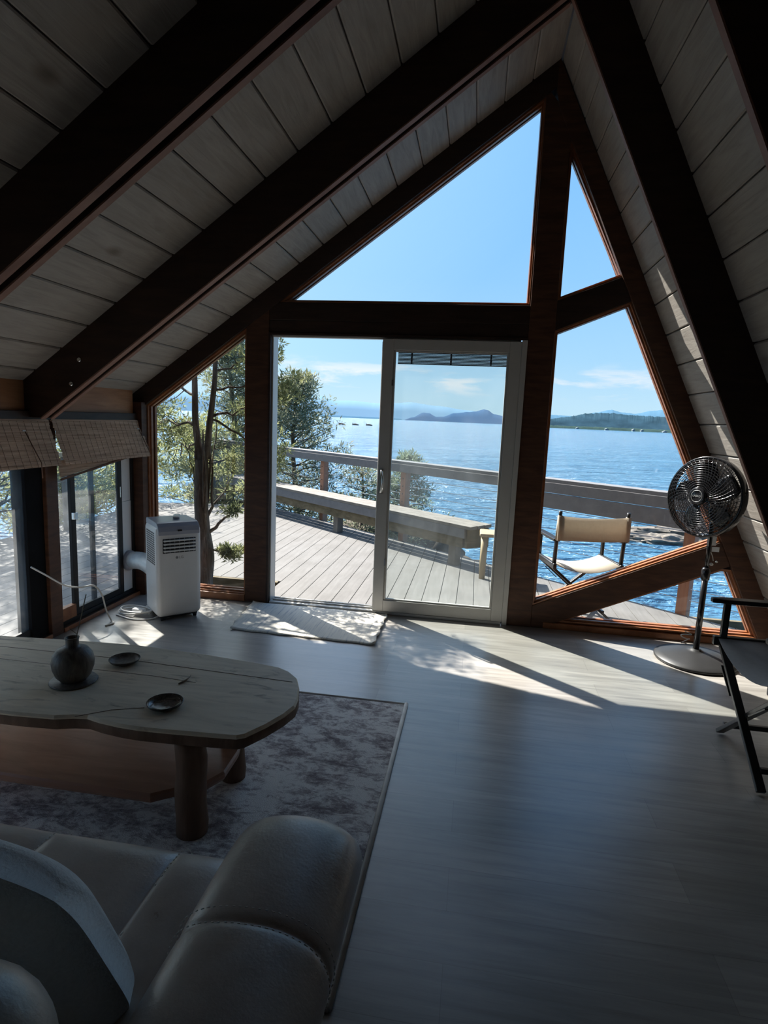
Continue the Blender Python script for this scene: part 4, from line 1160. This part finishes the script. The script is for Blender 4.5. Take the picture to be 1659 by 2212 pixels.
# near juniper (in the deck opening, left fixed window)
jt = tag(empty('juniper_tree', (-2.32,.52,-.9)), 'twisted juniper tree growing through the deck outside the left window', 'tree')
J0 = Vector((2.32,-.52,.9))
def js(fn):
    def f(m):
        fn(m); m.v = [tuple(Vector(v)+J0) for v in m.v]
    return f
stemL = [(-2.335,.53,1.0),(-2.36,.545,1.12),(-2.405,.57,1.35),(-2.42,.59,1.6),(-2.44,.62,1.85),(-2.52,.72,2.4),(-2.55,.78,2.9),(-2.6,.8,3.3)]
stemR = [(-2.325,.53,1.0),(-2.29,.545,1.12),(-2.275,.56,1.35),(-2.245,.57,1.6),(-2.24,.60,1.85),(-2.3,.70,2.4),(-2.45,.75,2.9),(-2.5,.78,3.3)]
trunk = [(-2.30,.50,-.9),(-2.29,.51,-.4),(-2.305,.52,-.05),(-2.29,.53,.2),(-2.325,.53,.45),(-2.345,.54,.7),(-2.34,.535,.9),(-2.33,.53,1.05)]
def trk(m):
    m.tube(catmull(trunk,6), [ .075-.022*i/(7*6) for i in range(7*6+1)], 14)
    m.tube(catmull(stemL,5), [.036-.022*i/35 for i in range(36)], 10)
    m.tube(catmull(stemR,5), [.034-.022*i/35 for i in range(36)], 10)
    for i in range(14):
        a = random.uniform(0,2*PI); z0 = random.uniform(-.1,.9)
        m.tube([(-2.32+.055*math.cos(a), .53+.055*math.sin(a), z0),(-2.32+.063*math.cos(a+.1), .53+.063*math.sin(a+.1), z0+.2),(-2.325+.05*math.cos(a+.15), .53+.05*math.sin(a+.15), z0+.42)], [.006,.012,.005], 6)
one('trunk', M_barkt, js(trk), jt)
random.seed(21)
br = []; tips = []; trad = []
def limb(a, b, r0, sub=5, sl=.35, clump=.12, j=.10, fol=True):
    pth = wander(a, b, 7, j); br.append((pth, [r0*(1-.75*i/7) for i in range(8)]))
    for k in range(sub):
        i = random.randint(2, 7); s0 = pth[i]
        dr = (Vector(b)-Vector(a)).normalized() + Vector((random.uniform(-1,1), random.uniform(-1,1), random.uniform(-.6,.9)))*.9
        e = s0 + dr.normalized()*sl*random.uniform(.5,1.1)
        q = wander(s0, e, 5, .12); br.append((q, [r0*.35*(1-.7*i/5) for i in range(6)]))
        for t in range(3):
            s1 = q[random.randint(2,5)]; e1 = s1 + Vector((random.uniform(-1,1), random.uniform(-1,1), random.uniform(-.7,.8))).normalized()*sl*.45
            br.append((wander(s1, e1, 3, .12), [r0*.16,r0*.13,r0*.1,r0*.06]))
            if fol: tips.append(tuple(e1)); trad.append(clump*random.uniform(.6,1.2))
        if fol: tips.append(tuple(e)); trad.append(clump*random.uniform(.8,1.3))
# visible limbs
limb((-2.30,.53,.38),(-2.02,.60,.66),.020,2,.12,.05,.05)
limb((-2.29,.53,.40),(-2.24,.62,1.25),.018,2,.2,.05,.06,False)
limb((-2.25,.60,.66),(-2.02,.66,1.02),.012,3,.2,.06,.06)
limb((-2.34,.54,.70),(-2.52,.62,1.15),.012,3,.2,.07,.07)
limb((-2.40,.57,1.33),(-2.80,.72,1.38),.015,6,.32,.10)
limb((-2.40,.57,1.20),(-2.75,.85,1.10),.012,5,.3,.10)
limb((-2.42,.60,1.6),(-2.95,.8,1.75),.014,6,.35,.11)
limb((-2.26,.57,1.42),(-1.85,.65,1.52),.014,5,.3,.06,.08)
limb((-2.26,.57,1.40),(-1.80,.7,1.16),.012,6,.28,.07,.08)
limb((-2.25,.58,1.65),(-1.8,.7,1.72),.012,5,.28,.05,.06)
limb((-2.25,.60,1.80),(-1.85,.8,1.95),.012,5,.28,.05,.06)
limb((-2.28,.55,1.02),(-1.95,.66,1.10),.010,4,.24,.08)
limb((-2.28,.5,.30),(-2.06,.50,.22),.012,3,.06,.045,.05)
# upper crown that throws the dappled shade
for k in range(13):
    zz = random.uniform(2.1,3.35); a = random.uniform(0,2*PI); rr = random.uniform(.35,.68)*(1.15-(zz-2)/4.2)
    c0 = (-2.85+random.uniform(-.1,.1), .80, zz-.15)
    limb(c0, (c0[0]+rr*math.cos(a), c0[1]+.25+rr*math.sin(a), zz+.25), .018, 5, .34, .12)
def keep(p):  # shapes the crown so no foliage shades the sunlit floor patch
    xf, yf = p[0]+.7825*p[2], p[1]-.645*p[2]
    return not (xf > -.02 and -1.45 < yf < -.2 and xf < 1.2)
kk = [i for i, p in enumerate(tips) if keep(p)]
tips = [tips[i] for i in kk]; trad = [trad[i] for i in kk]
br = [b for b in br if keep(b[0][-1]) or b[1][0] > .009]
def brf(m):
    for p, r in br: m.tube(p, r, 5, cap=False)
one('branches', M_barkt, js(brf), jt)
def tf(ts): return [tuple(Vector(t)+J0) for t in ts]
foliage_obj('foliage', M_leaf, tf(tips), trad, 44, .050, jt)
# low sprig on the trunk's right side
sprig_c = [(-2.03,.5,.22),(-1.99,.5,.25),(-2.06,.5,.20),(-1.96,.5,.29)]
foliage_obj('sprig', M_leaf, tf(sprig_c), [.05]*4, 90, .045, jt, -.5)

def conifer(name, label, base, h, rad, mat, dens=900, clump=.16, seed=1, cone=True, size=.09, lean=(0,0), per=26):
    random.seed(seed)
    t = tag(empty(name, base), label, 'tree' if cone else 'shrub')
    B = []; T = []; TR = []
    tr = [(lean[0]*z_/h + .05*math.sin(z_*2+seed), lean[1]*z_/h + .05*math.cos(z_*1.7+seed), z_) for z_ in [h*i/8 for i in range(9)]]
    nb = int(dens/12)
    for k in range(nb):
        f = random.random()**.8 if cone else random.random()
        z_ = h*(.12+.85*f); i = min(7, int(z_/h*8)); c = Vector(tr[i]).lerp(Vector(tr[i+1]), z_/h*8-i)
        rr = rad*((1-f)**.75+.10 if cone else math.sin(PI*min(.95,max(.15,f*.8+.15))))*random.uniform(.55,1.05)
        a = random.uniform(0,2*PI); e = c + Vector((rr*math.cos(a), rr*math.sin(a), rr*random.uniform(.1,.55)))
        pth = wander(c, e, 5, .08); B.append((pth, [.018*(1-.8*i/5) for i in range(6)]))
        for q in range(6):
            s0 = pth[random.randint(2,5)]; v = Vector((random.uniform(-1,1), random.uniform(-1,1), random.uniform(-.4,1)))*clump*1.3
            T.append(tuple(s0+v)); TR.append(clump*random.uniform(.5,1.1))
    T.append(tuple(Vector(tr[-1])+Vector((0,0,.02)))); TR.append(clump*.5)
    one('trunk', M_barkt, lambda m: m.tube(tr, [.07*(1-.85*i/8)*h/4+.01 for i in range(9)], 8), t)
    one('branches', M_barkt, lambda m: [m.tube(p, r, 4, cap=False) for p, r in B], t)
    foliage_obj('foliage', mat, T, TR, per, size, t)
    return t
conifer('conifer_tree', 'slender pointed conifer beyond the railing, seen through the open door', (-3.40,6.7,-1.9), 4.05, 1.42, M_leaf2, 1250, .15, 5, True, .085)
conifer('conifer_tree', 'taller conifer half hidden behind the left door post', (-4.55,6.4,-2.0), 5.2, 1.35, M_leaf2, 1300, .16, 8, True, .09)
conifer('leafy_shrub', 'sparse shrub on the dark rock behind the middle railing', (-2.15,6.9,-1.2), 1.75, .75, M_leaf2, 260, .13, 12, False, .08)
conifer('leafy_shrub', 'blue-green bush behind the railing, seen through the door glass', (-1.10,5.6,-1.5), 2.35, .62, M_leaf3, 620, .12, 15, False, .085)
conifer('juniper_tree', 'tall dark juniper beyond the far left corner of the deck', (-6.4,4.6,-1.3), 4.6, 1.5, M_leaf, 1200, .16, 17, False, .09)
conifer('juniper_shrub', 'juniper bush crowding the deck behind the twisted tree', (-4.7,5.9,-1.5), 2.9, 1.1, M_leaf, 700, .15, 18, False, .09)
conifer('juniper_tree', 'bushy juniper left of the deck seen under the bamboo shades', (-6.3,2.5,-1.2), 6.2, 1.7, M_leaf, 1500, .19, 19, True, .10)
conifer('juniper_tree', 'juniper farthest left beyond the nearest window', (-7.4,-.4,-1.2), 6.0, 1.7, M_leaf, 1300, .19, 23, True, .10)
conifer('juniper_shrub', 'low bush at the left deck edge behind the black sash', (-5.9,3.4,-1.2), 1.9, .9, M_leaf, 500, .14, 29, False, .09)

# ------------------------------------------------------------------ render settings
sc = bpy.context.scene
sc.view_settings.view_transform = 'Standard'; sc.view_settings.look = 'None'
sc.view_settings.exposure = .1; sc.view_settings.gamma = 1; sc.view_settings.use_curve_mapping = False
sc.cycles.use_denoising = True
sc.cycles.max_bounces = 12; sc.cycles.diffuse_bounces = 6; sc.cycles.glossy_bounces = 4; sc.cycles.transparent_max_bounces = 24; sc.cycles.transmission_bounces = 6
sc.cycles.sample_clamp_indirect = 6; sc.cycles.caustics_reflective = False; sc.cycles.caustics_refractive = False
